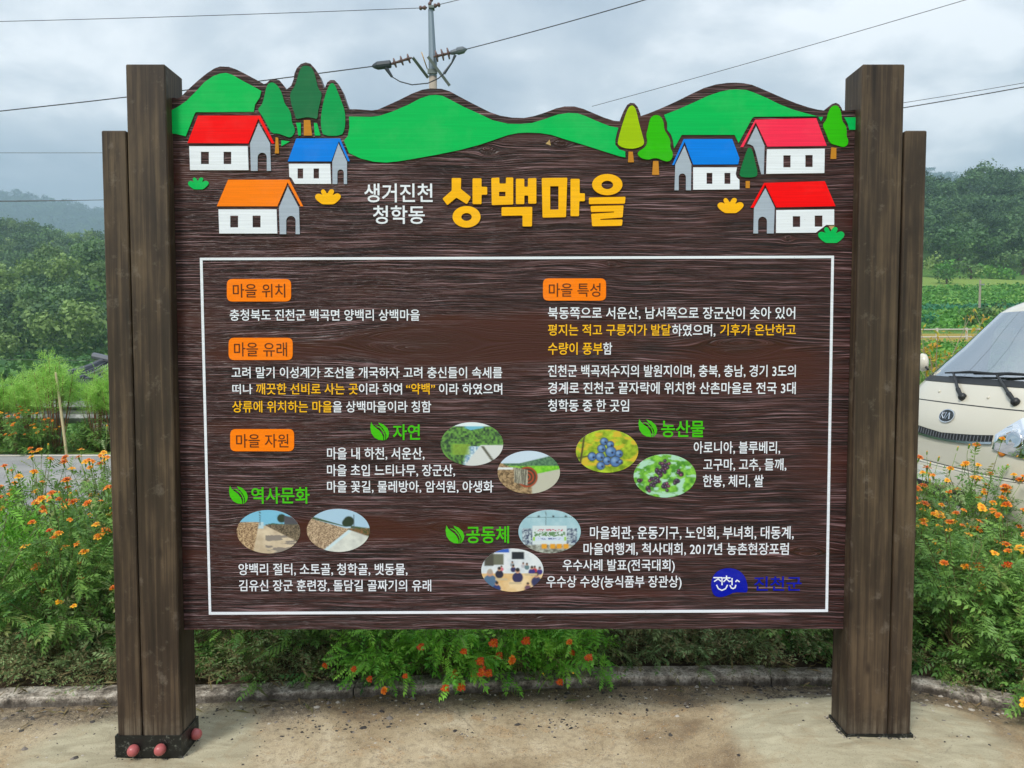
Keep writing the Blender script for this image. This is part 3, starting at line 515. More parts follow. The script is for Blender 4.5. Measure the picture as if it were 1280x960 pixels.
for q, fn in (((551, 527.8, 629, 582), ph_nature), ((622, 563.5, 700, 617), ph_wheel), ((719.7, 537, 798, 590.7), ph_blue), ((791.8, 567.8, 870.3, 621.8), ph_aronia), ((296.6, 637.5, 375, 691.6), ph_wall1), ((384, 636, 462, 689.7), ph_wall2), ((648, 637.3, 726, 691.3), ph_group), ((601.7, 685.6, 679.3, 739.5), ph_indoor)):
    photo_mesh(*q, fn)

# ------------------------------------------------------------------ land
def sm(a, b, x): t = np.clip((np.asarray(x, float) - a) / (b - a), 0, 1); return t * t * (3 - 2 * t)
YL = ([-60, 12.9, 17, 95, 125, 240, 300, 420], [0, 0, -2.3, -2.3, 1, 33, 26, 20])
YRT = ([-60, 10.9, 13, 40, 55, 75, 115, 160, 262, 330, 420], [0, 0, .9, 1.75, 2.7, 4.3, 9.4, 16.8, 52, 40, 20])
def terrain(x, y):
    x = np.asarray(x, float); y = np.asarray(y, float)
    q = x / np.maximum(y, 1); l = np.maximum(np.interp(y, [-60, 12.9, 17, 95, 170, 290, 340, 420], [0, 0, -2.3, -2.3, 0, 42, 34, 20]) * np.interp(q, [-.9, -.69, -.55, -.3], [1.1, 1.04, .86, .8]), -2.3 + np.where(y > 17, 1, 0) * np.interp(q, [-.9, -.74, -.55, -.3, 0], [6, 9.5, 17, 26, 30]) * np.exp(-((y - 150) / 30.) ** 2)); l = np.where(y < 17, np.interp(y, [-60, 12.9, 17], [0, 0, -2.3]), l); r = np.interp(y, *YRT); k = sm(-.06, .10, x / (np.abs(y) + 12) - .05)
    h = l * (1 - k) + r * k
    amp = sm(20, 140, y) * 7
    h = h + (fbm(x * .011 + 3, y * .011, 4) - .5) * amp * 2 * sm(90, 200, y)
    fall = sm(380, 520, y); h = h * (1 - fall) + 12 * fall
    return h + sm(.0, 8, np.abs(x) - 3 * (y + 30)) * 0
def sheet(name, xs, ys, hf, mat, tint=None, **kw):
    X, Y = np.meshgrid(xs, ys); Z = hf(X, Y); nx, ny = len(xs), len(ys)
    v = np.stack([X.ravel(), Y.ravel(), Z.ravel()], 1); i = np.arange(nx - 1)[None] + np.arange(ny - 1)[:, None] * nx; i = i.ravel()
    f = np.stack([i, i + 1, i + 1 + nx, i + nx], 1)
    return link(name, mesh(name, v, f, [mat], smooth=True, col=tint(v) if tint else None), **kw)
def mat_ground():
    t = NT('field_ground'); v = t.coord(); M = t.math
    n = t.noise(v, .8, 6, .6); n2 = t.noise(v, 9, 6, .65)
    g = t.ramp(n2, [(.3, lin(52, 84, 36)), (.5, lin(84, 122, 52)), (.7, lin(122, 146, 74))])
    c = t.mix(1., g, t.attr('tint'), 'MULTIPLY')
    return t.fin(c, .9, t.bump(n2, .6, .05), spec=.15)
ys = np.concatenate([np.linspace(-40, 10, 40), np.linspace(10.4, 20, 40), np.linspace(20.6, 60, 70), np.linspace(61, 430, 190), np.linspace(440, 2200, 40)])
xs = np.concatenate([np.linspace(-2200, -330, 26), np.linspace(-320, -60, 70), np.linspace(-58, 60, 119), np.linspace(62, 320, 70), np.linspace(330, 2200, 26)])
def gt(v):
    x, y, z = v.T; c = np.ones((len(v), 3)); k = sm(.02, .10, x / (y + 12)); n = fbm(x * .3, y * .3, 9)
    brown = np.array((3.4, 1.3, 1.6)); dry = np.array((2.0, 1.45, 1.5)); soil = np.array((1.7, 1.0, 1.0))
    m = (sm(39, 43, y + n * 4) * (1 - sm(52, 56, y + n * 4)) * k)[:, None]; c = c * (1 - m) + brown * m
    m = (sm(126, 134, y + n * 8) * (1 - sm(158, 164, y + n * 6)) * k)[:, None]; c = c * (1 - m) + dry * m
    m = (sm(165, 180, y)[:, None]) * .8; c = c * (1 - m) + np.array((.35, .4, .4)) * m
    m = ((1 - sm(9.5, 12.3, y)) * .95)[:, None]; c = c * (1 - m) + np.array((3.0, 1.75, 2.2)) * m
    return c
sheet('ground', xs, ys, lambda x, y: terrain(x, y) - .03 * (1 - sm(10, 12, y)), mat_ground(), gt, kind='structure')

# ---- sandy mortar apron in front of the kerb
K0 = [(-330, 905), (-120, 893), (0, 886), (120, 883), (245, 880), (430, 873), (600, 866), (760, 859), (1040, 857), (1150, 864), (1230, 884), (1330, 905), (1560, 930)]
KP = [G(a, b, 0) for a, b in K0]
def kerb_y(x): return np.interp(x, [p.x for p in KP], [p.y for p in KP])
RC = ((RX0 + RO1) / 2, (YF + YR) / 2); LC = ((LO0 + LX1) / 2, (YF + YR) / 2)
def apron_z(x, y):
    d = np.hypot((x - RC[0]) * .8, y - RC[1]); z = ZRB * .96 * (1 - sm(.12, .85, d)) + .0
    d2 = np.hypot(x - LC[0], y - LC[1]); z = z + .010 * (1 - sm(.1, .5, d2))
    return .004 + z * (1 - sm(-.32, -.05, y - kerb_y(x))) + (fbm(x * 1.4, y * 1.4, 3) - .5) * .03 * sm(.3, 1, np.minimum(d, d2)) + (fbm(x * 9, y * 9, 5) - .5) * .012
def mat_apron():
    t = NT('sandy_concrete'); v = t.coord(); M = t.math; k = t.attr('tint'); kx = t.n('SeparateColor'); t.put(kx.inputs[0], k); wet, smo, _ = kx.outputs
    a = t.noise(v, 2.2, 8, .62, .4); b = t.noise(v, 34, 6, .7); g = t.noise(v, 210, 3, .7); big = t.noise(v, 7, 5, .65, 1.2)
    c = t.ramp(a, [(.34, lin(130, 110, 84)), (.46, lin(163, 144, 113)), (.58, lin(185, 168, 138)), (.7, lin(199, 184, 157))])
    c = t.mix(t.ramp(big, [(.55, 0.), (.68, .55)]), c, lin(168, 132, 88))
    c = t.mix(M('MULTIPLY', t.ramp(b, [(.5, 0.), (.6, 1.)]), .36), c, lin(104, 90, 72)); c = t.mix(M('MULTIPLY', t.ramp(g, [(.5, 0.), (.62, 1.)]), .30), c, lin(92, 82, 68)); c = t.mix(M('MULTIPLY', t.ramp(g, [(.30, 1.), (.42, 0.)]), .35), c, lin(214, 204, 184))
    vo = t.n('TexVoronoi'); t.put(vo.inputs['Vector'], v); vo.inputs['Scale'].default_value = 150
    peb = t.ramp(vo.outputs['Color'], [(.60, 0.), (.66, 1.)]); pd = t.ramp(vo.outputs['Distance'], [(.3, 1.), (.5, 0.)]); spot = M('MULTIPLY', M('MULTIPLY', peb, pd), t.ramp(big, [(.42, .15), (.6, .9)]))
    c = t.mix(M('MULTIPLY', spot, M('SUBTRACT', .8, M('MULTIPLY', smo, .5))), c, t.ramp(vo.outputs['Color'], [(.6, lin(60, 56, 52)), (.8, lin(120, 112, 102)), (1., lin(210, 205, 196))]))
    smv = t.ramp(g, [(.60, 0.), (.66, .75)]); sm_c = t.ramp(t.noise(t.mapping(v, (3, 9, 1), rot=(0, 0, .5)), 1.5, 6, .6, 1.), [(.35, lin(153, 144, 119)), (.65, lin(181, 172, 145))]); sm_c = t.mix(smv, sm_c, lin(96, 88, 74)); sm_c = t.mix(M('MULTIPLY', t.ramp(big, [(.5, 0.), (.62, 1.)]), .3), sm_c, lin(150, 128, 96)); c = t.mix(smo, c, sm_c)
    ck = t.n('TexVoronoi', feature='DISTANCE_TO_EDGE'); t.put(ck.inputs['Vector'], t.mix(.06, v, t.n('TexNoise').outputs['Color'])); ck.inputs['Scale'].default_value = 1.1; crack = M('MULTIPLY', t.ramp(ck.outputs['Distance'], [(.0015, 1.), (.005, 0.)]), t.ramp(a, [(.52, 0.), (.60, .45)])); c = t.mix(crack, c, lin(70, 60, 50)); w = M('MULTIPLY', wet, t.ramp(M('ADD', M('MULTIPLY', b, .5), M('MULTIPLY', a, .5)), [(.36, 0.), (.56, 1.)])); c = t.mix(w, c, lin(84, 74, 64)); 
    grit = M('MULTIPLY', wet, t.ramp(g, [(.5, 0.), (.6, 1.)])); c = t.mix(M('MULTIPLY', grit, .8), c, lin(48, 46, 46))
    h = M('ADD', M('MULTIPLY', b, .5), M('MULTIPLY', g, .5)); h = M('ADD', h, M('MULTIPLY', spot, .8))
    return t.fin(c, M('SUBTRACT', .9, M('MULTIPLY', w, .2)), t.bump(h, .55, .006), spec=.25)
def apt(v):
    x, y, z = v.T; d = np.minimum(np.hypot((x - RC[0]) * .8, (y - RC[1])), np.hypot(x - LC[0] + .05, (y - LC[1]) * 1.0)); n = fbm(x * 5, y * 5, 8)
    smo = 1 - sm(.36, .50, d + (n - .5) * .22); wet = sm(-.26, -.02, y - kerb_y(x) + (n - .5) * .3)
    return np.stack([wet * .9, smo, np.zeros_like(x)], 1)
sheet('paving', np.linspace(-3.6, 3.8, 340), np.linspace(.2, 3.75, 180), apron_z, mat_apron(), apt, kind='structure')

# ---- kerb of separate concrete stones
def mat_kerb():
    t = NT('weathered_kerb_concrete'); v = t.coord(); n = t.noise(v, 14, 8, .72); b = t.noise(v, 90, 5, .7); _, _, z = t.xyz(v)
    c = t.ramp(n, [(.36, lin(92, 84, 74)), (.5, lin(168, 158, 144)), (.62, lin(212, 204, 190))]); c = t.mix(t.ramp(b, [(.5, 0.), (.62, .7)]), c, lin(58, 54, 50)); c = t.mix(t.math('MULTIPLY', t.ramp(t.math('ADD', z, t.math('MULTIPLY', n, .05)), [(.045, 1.), (.068, 0.)]), .75), c, lin(64, 58, 52))
    return t.fin(c, .9, t.bump(b, .6, .006), spec=.2)
MK = mat_kerb()
kerb = link('kerb', None, kind='structure'); kerb.empty_display_size = .1
xk = -3.5; kr = random.Random(3)
while xk < 3.6:
    L = kr.uniform(.85, 1.05); x0, x1 = xk, xk + L - .007; n = 9; vs = []; prof = [(-.004, -.02), (-.001, .040), (.004, .045), (.05, .049), (.105, .047), (.112, .04), (.113, -.02)]
    for i in range(n):
        x = x0 + (x1 - x0) * i / (n - 1); y = float(kerb_y(x)); 
        for (dy, z) in prof:
            j = .007 if 0 < z < .05 else 0; vs.append((x, y + dy + float(vnoise(x * 14, dy * 40 + xk, 5) - .5) * j, z * (1 + .3 * float(vnoise(xk * 3, 2, 7) - .5)) + float(vnoise(x * 17, dy * 60 + 5, 9) - .5) * j))
    m = len(prof); fs = [(i * m + k, i * m + k + 1, (i + 1) * m + k + 1, (i + 1) * m + k) for i in range(n - 1) for k in range(m - 1)]
    fs = [f[::-1] for f in fs] + [tuple(range(m)), tuple(range((n - 1) * m, n * m))[::-1]]
    link('kerb_stone', mesh('kerb_stone', vs, fs, [MK]), kerb); xk += L

# ---- planting bed behind the kerb
def mat_soil():
    t = NT('dark_soil'); v = t.coord(); n = t.noise(v, 6, 7, .65); b = t.noise(v, 60, 5, .7)
    c = t.ramp(n, [(.35, lin(52, 44, 36)), (.58, lin(92, 78, 62)), (.72, lin(150, 132, 108))]); c = t.mix(t.ramp(b, [(.5, 0.), (.7, .5)]), c, lin(46, 36, 28))
    return t.fin(c, .95, t.bump(b, .8, .012), spec=.15)
xs = np.linspace(-6, 6.2, 240); ts = np.linspace(0, 1, 46)
X, T = np.meshgrid(xs, ts); Y0 = kerb_y(X) + .11; Yb = np.full_like(X, 5.3); Yy = Y0 + (Yb - Y0) * T
Z = .03 + .05 * sm(0, .25, T) + (fbm(X * 6, Yy * 6, 2) - .5) * .05 * sm(0, .05, T) - .09 * sm(.9, 1, T)
v = np.stack([X.ravel(), Yy.ravel(), Z.ravel()], 1); i = (np.arange(239)[None] + np.arange(45)[:, None] * 240).ravel()
link('soil_bed', mesh('soil_bed', v, np.stack([i, i + 1, i + 241, i + 240], 1), [mat_soil()], smooth=True), kind='structure')

# ---- road with painted edge
def mat_road():
    t = NT('pale_asphalt'); v = t.coord(); n = t.noise(v, 1.1, 6, .6); b = t.noise(v, 70, 4, .7)
    c = t.ramp(n, [(.35, lin(134, 134, 134)), (.65, lin(164, 162, 158))]); c = t.mix(t.ramp(b, [(.48, 0.), (.66, .35)]), c, lin(98, 98, 98))
    return t.fin(c, .85, t.bump(b, .3, .004), spec=.25)
xr = np.linspace(-60, 60, 121)
def RZ(x, y): return .012 + 0 * x + .02 * (1 - ((y - 8.0) / 2.9) ** 2)
sheet('road', xr, np.linspace(5.25, 10.85, 16), RZ, mat_road(), kind='structure')
mline = paint('worn_road_paint', lin(214, 206, 190), .7, .25, 12)
sheet('road_edge_line', xr, np.array([10.62, 10.74]), lambda x, y: RZ(x, y) + .004, mline, kind='structure')

# ------------------------------------------------------------------ foliage tools
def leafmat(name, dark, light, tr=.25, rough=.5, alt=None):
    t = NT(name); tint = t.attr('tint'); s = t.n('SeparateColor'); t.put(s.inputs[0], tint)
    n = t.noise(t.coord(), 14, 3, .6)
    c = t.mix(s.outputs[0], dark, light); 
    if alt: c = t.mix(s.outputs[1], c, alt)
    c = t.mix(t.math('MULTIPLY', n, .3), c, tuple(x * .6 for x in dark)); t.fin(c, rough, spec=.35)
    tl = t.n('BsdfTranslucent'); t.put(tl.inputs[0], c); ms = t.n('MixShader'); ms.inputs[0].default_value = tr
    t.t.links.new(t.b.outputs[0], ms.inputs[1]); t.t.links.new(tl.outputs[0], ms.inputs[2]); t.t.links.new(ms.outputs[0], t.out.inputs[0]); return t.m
MLEAF = leafmat('marigold_leaf', lin(56, 106, 44), lin(156, 200, 96), .28, .45, lin(150, 148, 84))
MLEAFB = leafmat('marigold_leaf_fresh', lin(84, 164, 44), lin(176, 232, 90), .32, .45)
MLEAFG = leafmat('marigold_leaf_grey', lin(86, 120, 64), lin(182, 204, 140), .2, .6, lin(140, 120, 84))
MSTEM = paint('marigold_stem', lin(104, 96, 58), .6, .35, 25); MCALYX = paint('flower_calyx', lin(126, 158, 66), .55, .2, 30)
PET = {k: paint('petal_' + k, c, .5, .22, 90) for k, c in dict(orange=lin(224, 134, 4), gold=lin(228, 166, 14), red=lin(196, 62, 8), centre=lin(216, 108, 2)).items()}
def norm(a): return a / np.maximum(np.linalg.norm(a, axis=1, keepdims=True), 1e-9)
def pinnate(pairs, width, ang=55):
    """flat leaf template of diamond leaflets: (points, quads)"""
    v, f = [], []; ca, sa = math.cos(math.radians(ang)), math.sin(math.radians(ang))
    def lf(x, side, L, w, c_, s_):
        k = len(v); dx, dy = c_ * L, s_ * L * side; nx, ny = -s_ * side * w, c_ * w
        v.extend([(x, 0, 0), (x + dx * .45 + nx, dy * .45 + ny * (side or 1), -.02), (x + dx, dy, -.06), (x + dx * .45 - nx, dy * .45 - ny * (side or 1), -.02)]); f.append((k, k + 1, k + 2, k + 3))
    for i in range(pairs):
        t = .18 + .72 * i / max(1, pairs - 1); L = .36 * (1 - .55 * abs(t - .5) / .5)
        for s in (-1, 1): lf(t, s, L, width, ca, sa)
    lf(.88, 0, .26, width, 1, 0)
    k = len(v); v.extend([(0, -.01, 0), (0, .01, 0), (.92, .006, 0), (.92, -.006, 0)]); f.append((k, k + 1, k + 2, k + 3))
    return np.array(v, float), np.array(f)
def scatter(tpl, O, D, Nn, L, tint, curl=.25, r=rng):
    """place the leaf template at O along D with face normal Nn, length L -> verts, faces, tint"""
    tv, tf = tpl; D = norm(D); S = norm(np.cross(Nn, D)); U = np.cross(D, S)
    cz = tv[:, 2][None] - curl * (tv[:, 0] ** 2)[None]
    V = O[:, None] + (D[:, None] * tv[None, :, :1] + S[:, None] * tv[None, :, 1:2] + U[:, None] * cz[..., None]) * L[:, None, None]
    n = len(tv); Fc = tf[None] + (np.arange(len(O)) * n)[:, None, None]
    return V.reshape(-1, 3), Fc.reshape(-1, tf.shape[1]), np.repeat(tint, n, axis=0)
TPL = [pinnate(5, .055), pinnate(6, .045, 50), pinnate(4, .06, 60)]
def bez(a, b, c, t): t = np.asarray(t)[:, None]; return a * (1 - t) ** 2 + b * 2 * t * (1 - t) + c * t ** 2
def thin_tubes(paths, rad):
    V, Fa, n = [], [], 0
    for p, r in zip(paths, rad):
        m = len(p)
        for i, q in enumerate(p):
            rr = r * (1 - .6 * i / (m - 1))
            for k in range(3): a = k * 2.094; V.append((q[0] + rr * math.cos(a), q[1] + rr * math.sin(a), q[2] + (rr * .4 if k == 0 else 0)))
        for i in range(m - 1):
            for k in range(3): Fa.append((n + i * 3 + k, n + i * 3 + (k + 1) % 3, n + (i + 1) * 3 + (k + 1) % 3, n + (i + 1) * 3 + k))
        n += m * 3
    return np.array(V), Fa
def plant_mesh(seed, R, Ht, nst, nlf, LL, mat, droop=.0, yellow=.06, low=.12):
    r = np.random.default_rng(seed); paths, rad, O, D, Tn = [], [], [], [], []; tips = []
    for s in range(nst):
        az = r.uniform(0, 2 * math.pi); q = r.uniform(0, 1) ** .6; el = r.uniform(low, 1)
        e = np.array((R * math.sqrt(max(0, 1 - el ** 3)) * math.cos(az) * (.55 + .45 * q), R * math.sqrt(max(0, 1 - el ** 3)) * math.sin(az) * (.55 + .45 * q), Ht * el * r.uniform(.82, 1.08)))
        e[:2] += r.normal(0, R * .12, 2); b = np.array((r.normal(0, .03), r.normal(0, .03), 0)); c = np.array((e[0] * .35, e[1] * .35, e[2] * .62 + droop * R))
        ts = np.linspace(0, 1, 7); p = bez(b, c, e, ts); paths.append(p); rad.append(.0042 if el > .4 else .003); tips.append((e, p[-1] - p[-2]))
        t = r.uniform(.3, 1.0, nlf) ** .7; o = bez(b, c, e, t); out = o * np.array((1, 1, .0)); out = out + r.normal(0, .5, (nlf, 3)) * R; out[:, 2] += R * r.uniform(-.35, .6, nlf)
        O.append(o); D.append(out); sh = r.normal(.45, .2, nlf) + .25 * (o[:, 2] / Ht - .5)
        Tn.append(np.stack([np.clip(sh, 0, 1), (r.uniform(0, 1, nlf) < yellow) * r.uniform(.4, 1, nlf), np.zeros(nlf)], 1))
    O, D, Tn = np.concatenate(O), np.concatenate(D), np.concatenate(Tn); Nn = norm(np.stack([r.normal(0, .45, len(O)), r.normal(-.15, .45, len(O)), np.ones(len(O))], 1))
    which = r.integers(0, 3, len(O)); V, Fa, Tt, n = [], [], [], 0
    for k in range(3):
        m = which == k
        v, f, tt = scatter(TPL[k], O[m], D[m], Nn[m], LL * r.uniform(.6, 1.25, m.sum()), Tn[m]); V.append(v); Fa.append(f + n); Tt.append(tt); n += len(v)
    me = mesh('foliage', np.concatenate(V), np.concatenate(Fa), [mat], col=np.concatenate(Tt))
    sv, sf = thin_tubes(paths, rad); return me, mesh('stems', sv, sf, [MSTEM]), tips
def flower_mesh(col, seed, size=.022, full=True):
    r = random.Random(seed); b = MB()
    b.lathe((0, 0, -.034), (0, 0, 1), [(0, .002), (.006, .0045), (.026, .0055), (.034, .007)], 7, 0)
    for ring, (n, rad, tilt, w) in enumerate(((8, size, .12, .62), (7, size * .72, .42, .6), (6, size * .42, .9, .7)) if full else ((6, size, .1, .75), (6, size * .4, .8, .7))):
        for k in range(n):
            a = 2 * math.pi * k / n + r.uniform(-.15, .15) + ring * .4; L = rad * r.uniform(.85, 1.12); w_ = L * w; zt = tilt * L + r.uniform(-.1, .12) * L; z0 = .001 + ring * .0025
            ca, sa = math.cos(a), math.sin(a)
            def q(u, v, z): return (u * ca - v * sa, u * sa + v * ca, z)
            b.add([q(.001, 0, z0), q(L * .55, -w_ * .5, z0 + zt * .6 + .002), q(L * .62, 0, z0 + zt * .75), q(L * .55, w_ * .5, z0 + zt * .6 + .002), q(L, -w_ * .36, z0 + zt), q(L * 1.02, 0, z0 + zt - .003), q(L, w_ * .36, z0 + zt)],
                  [(0, 1, 2), (0, 2, 3), (1, 4, 5, 2), (2, 5, 6, 3)], 1 if ring == 0 else 2)
    c2 = {'orange': 'centre', 'gold': 'orange', 'red': 'centre'}[col]
    return mesh('flower', b.v, b.f, [MCALYX, PET[col], PET[c2]], b.m)
FLW = [flower_mesh('orange', 1), flower_mesh('orange', 2, .026), flower_mesh('gold', 3, .02), flower_mesh('red', 4, .021), flower_mesh('orange', 5, .018, False), flower_mesh('gold', 6, .024, False)]
def bud_mesh():
    b = MB().lathe((0, 0, -.02), (0, 0, 1), [(0, .002), (.008, .0055), (.022, .006), (.03, .0045)], 7, 0).lathe((0, 0, .009), (0, 0, 1), [(0, .0045), (.006, .005), (.010, .002)], 6, 1); return mesh('bud', b.v, b.f, [MCALYX, PET['gold']], b.m)
BUD = bud_mesh()
PROT = []
def plants(mat, spec): return [plant_mesh(100 + i * 7 + len(PROT) * 31, *s, mat) if not isinstance(s, dict) else plant_mesh(100 + i * 7, mat=mat, **s) for i, s in enumerate(spec)]
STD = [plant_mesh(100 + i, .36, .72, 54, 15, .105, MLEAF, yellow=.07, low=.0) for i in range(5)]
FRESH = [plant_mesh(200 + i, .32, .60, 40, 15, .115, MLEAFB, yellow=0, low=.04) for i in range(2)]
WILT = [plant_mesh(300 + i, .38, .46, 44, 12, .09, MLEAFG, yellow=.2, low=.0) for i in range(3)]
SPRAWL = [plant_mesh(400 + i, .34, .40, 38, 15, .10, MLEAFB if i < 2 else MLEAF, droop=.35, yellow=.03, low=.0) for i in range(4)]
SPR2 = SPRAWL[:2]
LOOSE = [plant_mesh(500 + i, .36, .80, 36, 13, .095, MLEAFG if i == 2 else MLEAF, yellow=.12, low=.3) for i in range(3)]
pr = random.Random(11)
def put_plant(x, y, protos, label, zs=1., sc=1., nf=6, rz=None, fl=(.03, .12), z=.06, mix=(0, 1, 2, 4, 5), front=True, face=None, group='marigold plants of the flower bed'):
    fo, stm, tips = protos[pr.randrange(len(protos))]; rz = pr.uniform(0, 6.28) if rz is None else rz
    t = thing('marigold_plant', label, 'marigold plant', (x, y, z), rz, group); t.scale = (sc, sc, sc * zs)
    link('foliage', fo, t, kind='stuff'); link('stems', stm, t, kind='stuff')
    Rz = Matrix.Rotation(rz, 3, 'Z'); cand = [tp for tp in tips if tp[0][2] > (.05 if nf < 9 and protos[0] in SPRAWL else .3) * max(q[0][2] for q in tips)]
    cand.sort(key=lambda tp: (Rz @ Vector(tp[0])).y + tp[0][2] * .5 + pr.uniform(-.1, .1) if protos is SPRAWL or protos is SPR2 else (Rz @ Vector(tp[0])).y * .9 - tp[0][2] * 1.1 + pr.uniform(-.16, .16)); b = MB()
    for i, (e, d) in enumerate(cand[:int(nf * (2.5 if abs(x) > 1.9 and y > 3.9 and nf > 4 else 1.3) + .5)]):
        h = pr.uniform(*fl); d = Vector(d).normalized(); up = (Vector((0, 0, 1)) + d * .4 + Rz.inverted() @ Vector((0, -.35, 0)) + Vector((pr.uniform(-.4, .4), pr.uniform(-.4, .4), 0))).normalized()
        if face: up = (Rz.inverted() @ Vector(face) + Vector((pr.uniform(-.5, .5), pr.uniform(-.5, .5), pr.uniform(-.3, .3)))).normalized()
        p = Vector(e) + (d * .5 + up).normalized() * h; b.tube([Vector(e) - d * .02, Vector(e) + (d * .4 + up * .2) * h * .6, p - up * .03], [.0019, .0016, .0016], 4)
        bud = pr.random() < .18
        o = link('bud' if bud else 'flower', BUD if bud else FLW[pr.choice(mix)], t); o.location = p; o.rotation_mode = 'QUATERNION'; o.rotation_quaternion = up.to_track_quat('Z', 'X')
        s = pr.uniform(.78, 1.2); o.scale = (s, s, s / zs)
    if b.v: link('flower_stalk', mesh('flower_stalk', b.v, b.f, [MCALYX]), t, kind='stuff')
    return t
# left of the sign, seen beside the left posts (front to back)
for (x, y, pt, lb, kw) in (
    (-2.62, 3.98, STD, 'tall marigold clump with few flowers at the left picture edge, above the pale kerb', dict(nf=4, fl=(.0, .05))),
    (-2.22, 4.02, STD, 'deep green marigold plant with a red flower low against the outer left post', dict(nf=3, mix=(3, 2), fl=(.0, .06))),
    (-2.95, 4.15, FRESH, 'bright fresh green marigold foliage crossing the left picture edge', dict(nf=2, zs=1.25, fl=(.02, .05))),
    (-2.42, 4.40, STD, 'marigold plant with a cluster of wide orange blooms halfway up beside the left post', dict(nf=9, zs=1.1, fl=(.03, .09))),
    (-2.80, 4.48, FRESH, 'light green marigold plant with one bloom, second row at the left', dict(nf=4, zs=1.35)),
    (-2.05, 4.38, STD, 'marigold plant half hidden by the left post, orange flowers at its top', dict(nf=7, zs=1.12)),
    (-2.35, 4.80, LOOSE, 'loose open marigold plant whose orange flowers stand highest against the road beside the left post', dict(nf=11, zs=1.16, fl=(.06, .16))),
    (-2.72, 4.85, LOOSE, 'loose marigold plant with orange flowers and buds standing against the grey road', dict(nf=8, zs=1.1, fl=(.05, .14))),
    (-3.10, 4.80, LOOSE, 'thin marigold plant with a single high orange bloom before the road, leftmost in the bed', dict(nf=5, zs=1.06)),
    (-2.06, 4.86, LOOSE, 'marigold plant with upright buds directly beside the left post, back row', dict(nf=9, zs=1.12, fl=(.06, .15))),
    (-2.25, 3.78, WILT, 'wilted grey marigold plant lying over the kerb beside the left post', dict(nf=2, sc=.75)),
    (-2.95, 3.80, WILT, 'faded low marigold plant on the kerb at the left picture edge', dict(nf=2, sc=.7, mix=(0, 5))),
    (-2.58, 4.66, STD, 'bushy marigold plant crowned with many orange flowers before the road, middle of the left bed', dict(nf=9, zs=1.14)),
    (-2.18, 4.62, STD, 'bushy marigold plant topped with orange flowers next to the left post before the road', dict(nf=9, zs=1.12)),
    (-3.00, 4.62, STD, 'bushy marigold plant with orange tops before the road at the left edge', dict(nf=7, zs=1.1)),
    # right of the sign
    (2.18, 4.00, STD, 'dense dark marigold plant touching the outer right post', dict(nf=3, zs=.9, fl=(0, .05))),
    (2.52, 3.98, STD, 'marigold plant with three red flowers low at the right picture edge', dict(nf=5, mix=(3, 3, 0), zs=.82, fl=(0, .05), face=(-.1, -1, .2))),
    (2.86, 4.05, FRESH, 'bright green marigold plant crossing the right picture edge under the van', dict(nf=3, mix=(3, 0))),
    (2.20, 4.45, STD, 'marigold plant with small orange flowers against the right post, second row', dict(nf=9, zs=.98, fl=(.02, .09))),
    (2.60, 4.42, STD, 'marigold plant with a flat row of orange blooms at the right picture edge', dict(nf=10, zs=.95, fl=(.02, .09))),
    (2.46, 4.68, STD, 'bushy marigold plant with orange tops hiding the van bumper beside the right post', dict(nf=8, zs=1.0)),
    (2.86, 4.70, STD, 'bushy marigold plant with orange tops hiding the van bumper at the right edge', dict(nf=8, zs=.98)),
    (2.95, 4.50, STD, 'marigold plant beyond the right picture edge before the van headlight', dict(nf=8)),
    (2.33, 4.88, LOOSE, 'airy marigold plant in front of the van number plate, orange flowers and thin stems', dict(nf=10, zs=1.0, fl=(.04, .13))),
    (2.72, 4.86, LOOSE, 'airy marigold plant with tall buds rising before the van grille', dict(nf=11, zs=1.06, fl=(.08, .2))),
    (3.10, 4.90, LOOSE, 'airy marigold plant with an orange bloom before the van headlight', dict(nf=9, zs=1.04, fl=(.05, .14))),
    (2.66, 3.72, SPR2, 'fallen marigold plant spilling over the kerb onto the paving at lower right', dict(nf=4, sc=1.08, mix=(2, 5))),
    (2.32, 3.78, SPRAWL, 'half fallen green marigold plant leaning on the kerb right of the right post', dict(nf=3, sc=.95, mix=(2, 5))),
    # seen under the board
    (-1.62, 3.98, WILT, 'greyish marigold plant with red flowers low behind the left post, under the board', dict(nf=5, mix=(3, 0), fl=(-.02, .03))),
    (-1.28, 4.02, STD, 'limp marigold plant with fern-like leaves under the left end of the board', dict(nf=6, zs=.7, mix=(3, 0), fl=(-.02, .03))),
    (-.62, 3.8, SPR2, 'half fallen bright marigold plant over the kerb left of the central clump', dict(nf=4, sc=.7, mix=(3, 0), face=(0, -1, .1))),
    (-.80, 4.05, STD, 'shaded marigold plant with bare woody stems under the board, left of centre', dict(nf=2, zs=.85)),
    (-.30, 3.80, SPR2, 'bright feathery marigold spray hanging over the kerb below the emblem of three leaves', dict(nf=6, sc=.95, mix=(3, 3, 0), face=(0, -1, .1))),
    (.03, 3.74, SPR2, 'fallen marigold plant with red flowers touching the paving under the board centre', dict(nf=7, sc=.9, mix=(3, 3, 0), face=(0, -1, .1))),
    (.26, 3.72, SPR2, 'vivid light green marigold branch hanging in front of the kerb right of centre', dict(nf=3, sc=.78, mix=(3, 0))),
    (.62, 4.02, WILT, 'grey green marigold plant with an orange flower under the board, right of centre', dict(nf=4, mix=(0, 2), fl=(-.02, .03))),
    (1.0, 4.0, WILT, 'dusty marigold plant with yellow blooms under the board below the blue emblem', dict(nf=5, mix=(2, 5), fl=(-.02, .03))),
    (1.36, 4.02, STD, 'marigold plant with long fern-like leaves under the right end of the board', dict(nf=3, zs=.8)),
    (1.72, 4.0, STD, 'shaded marigold plant standing behind the right post', dict(nf=2, zs=.85))):
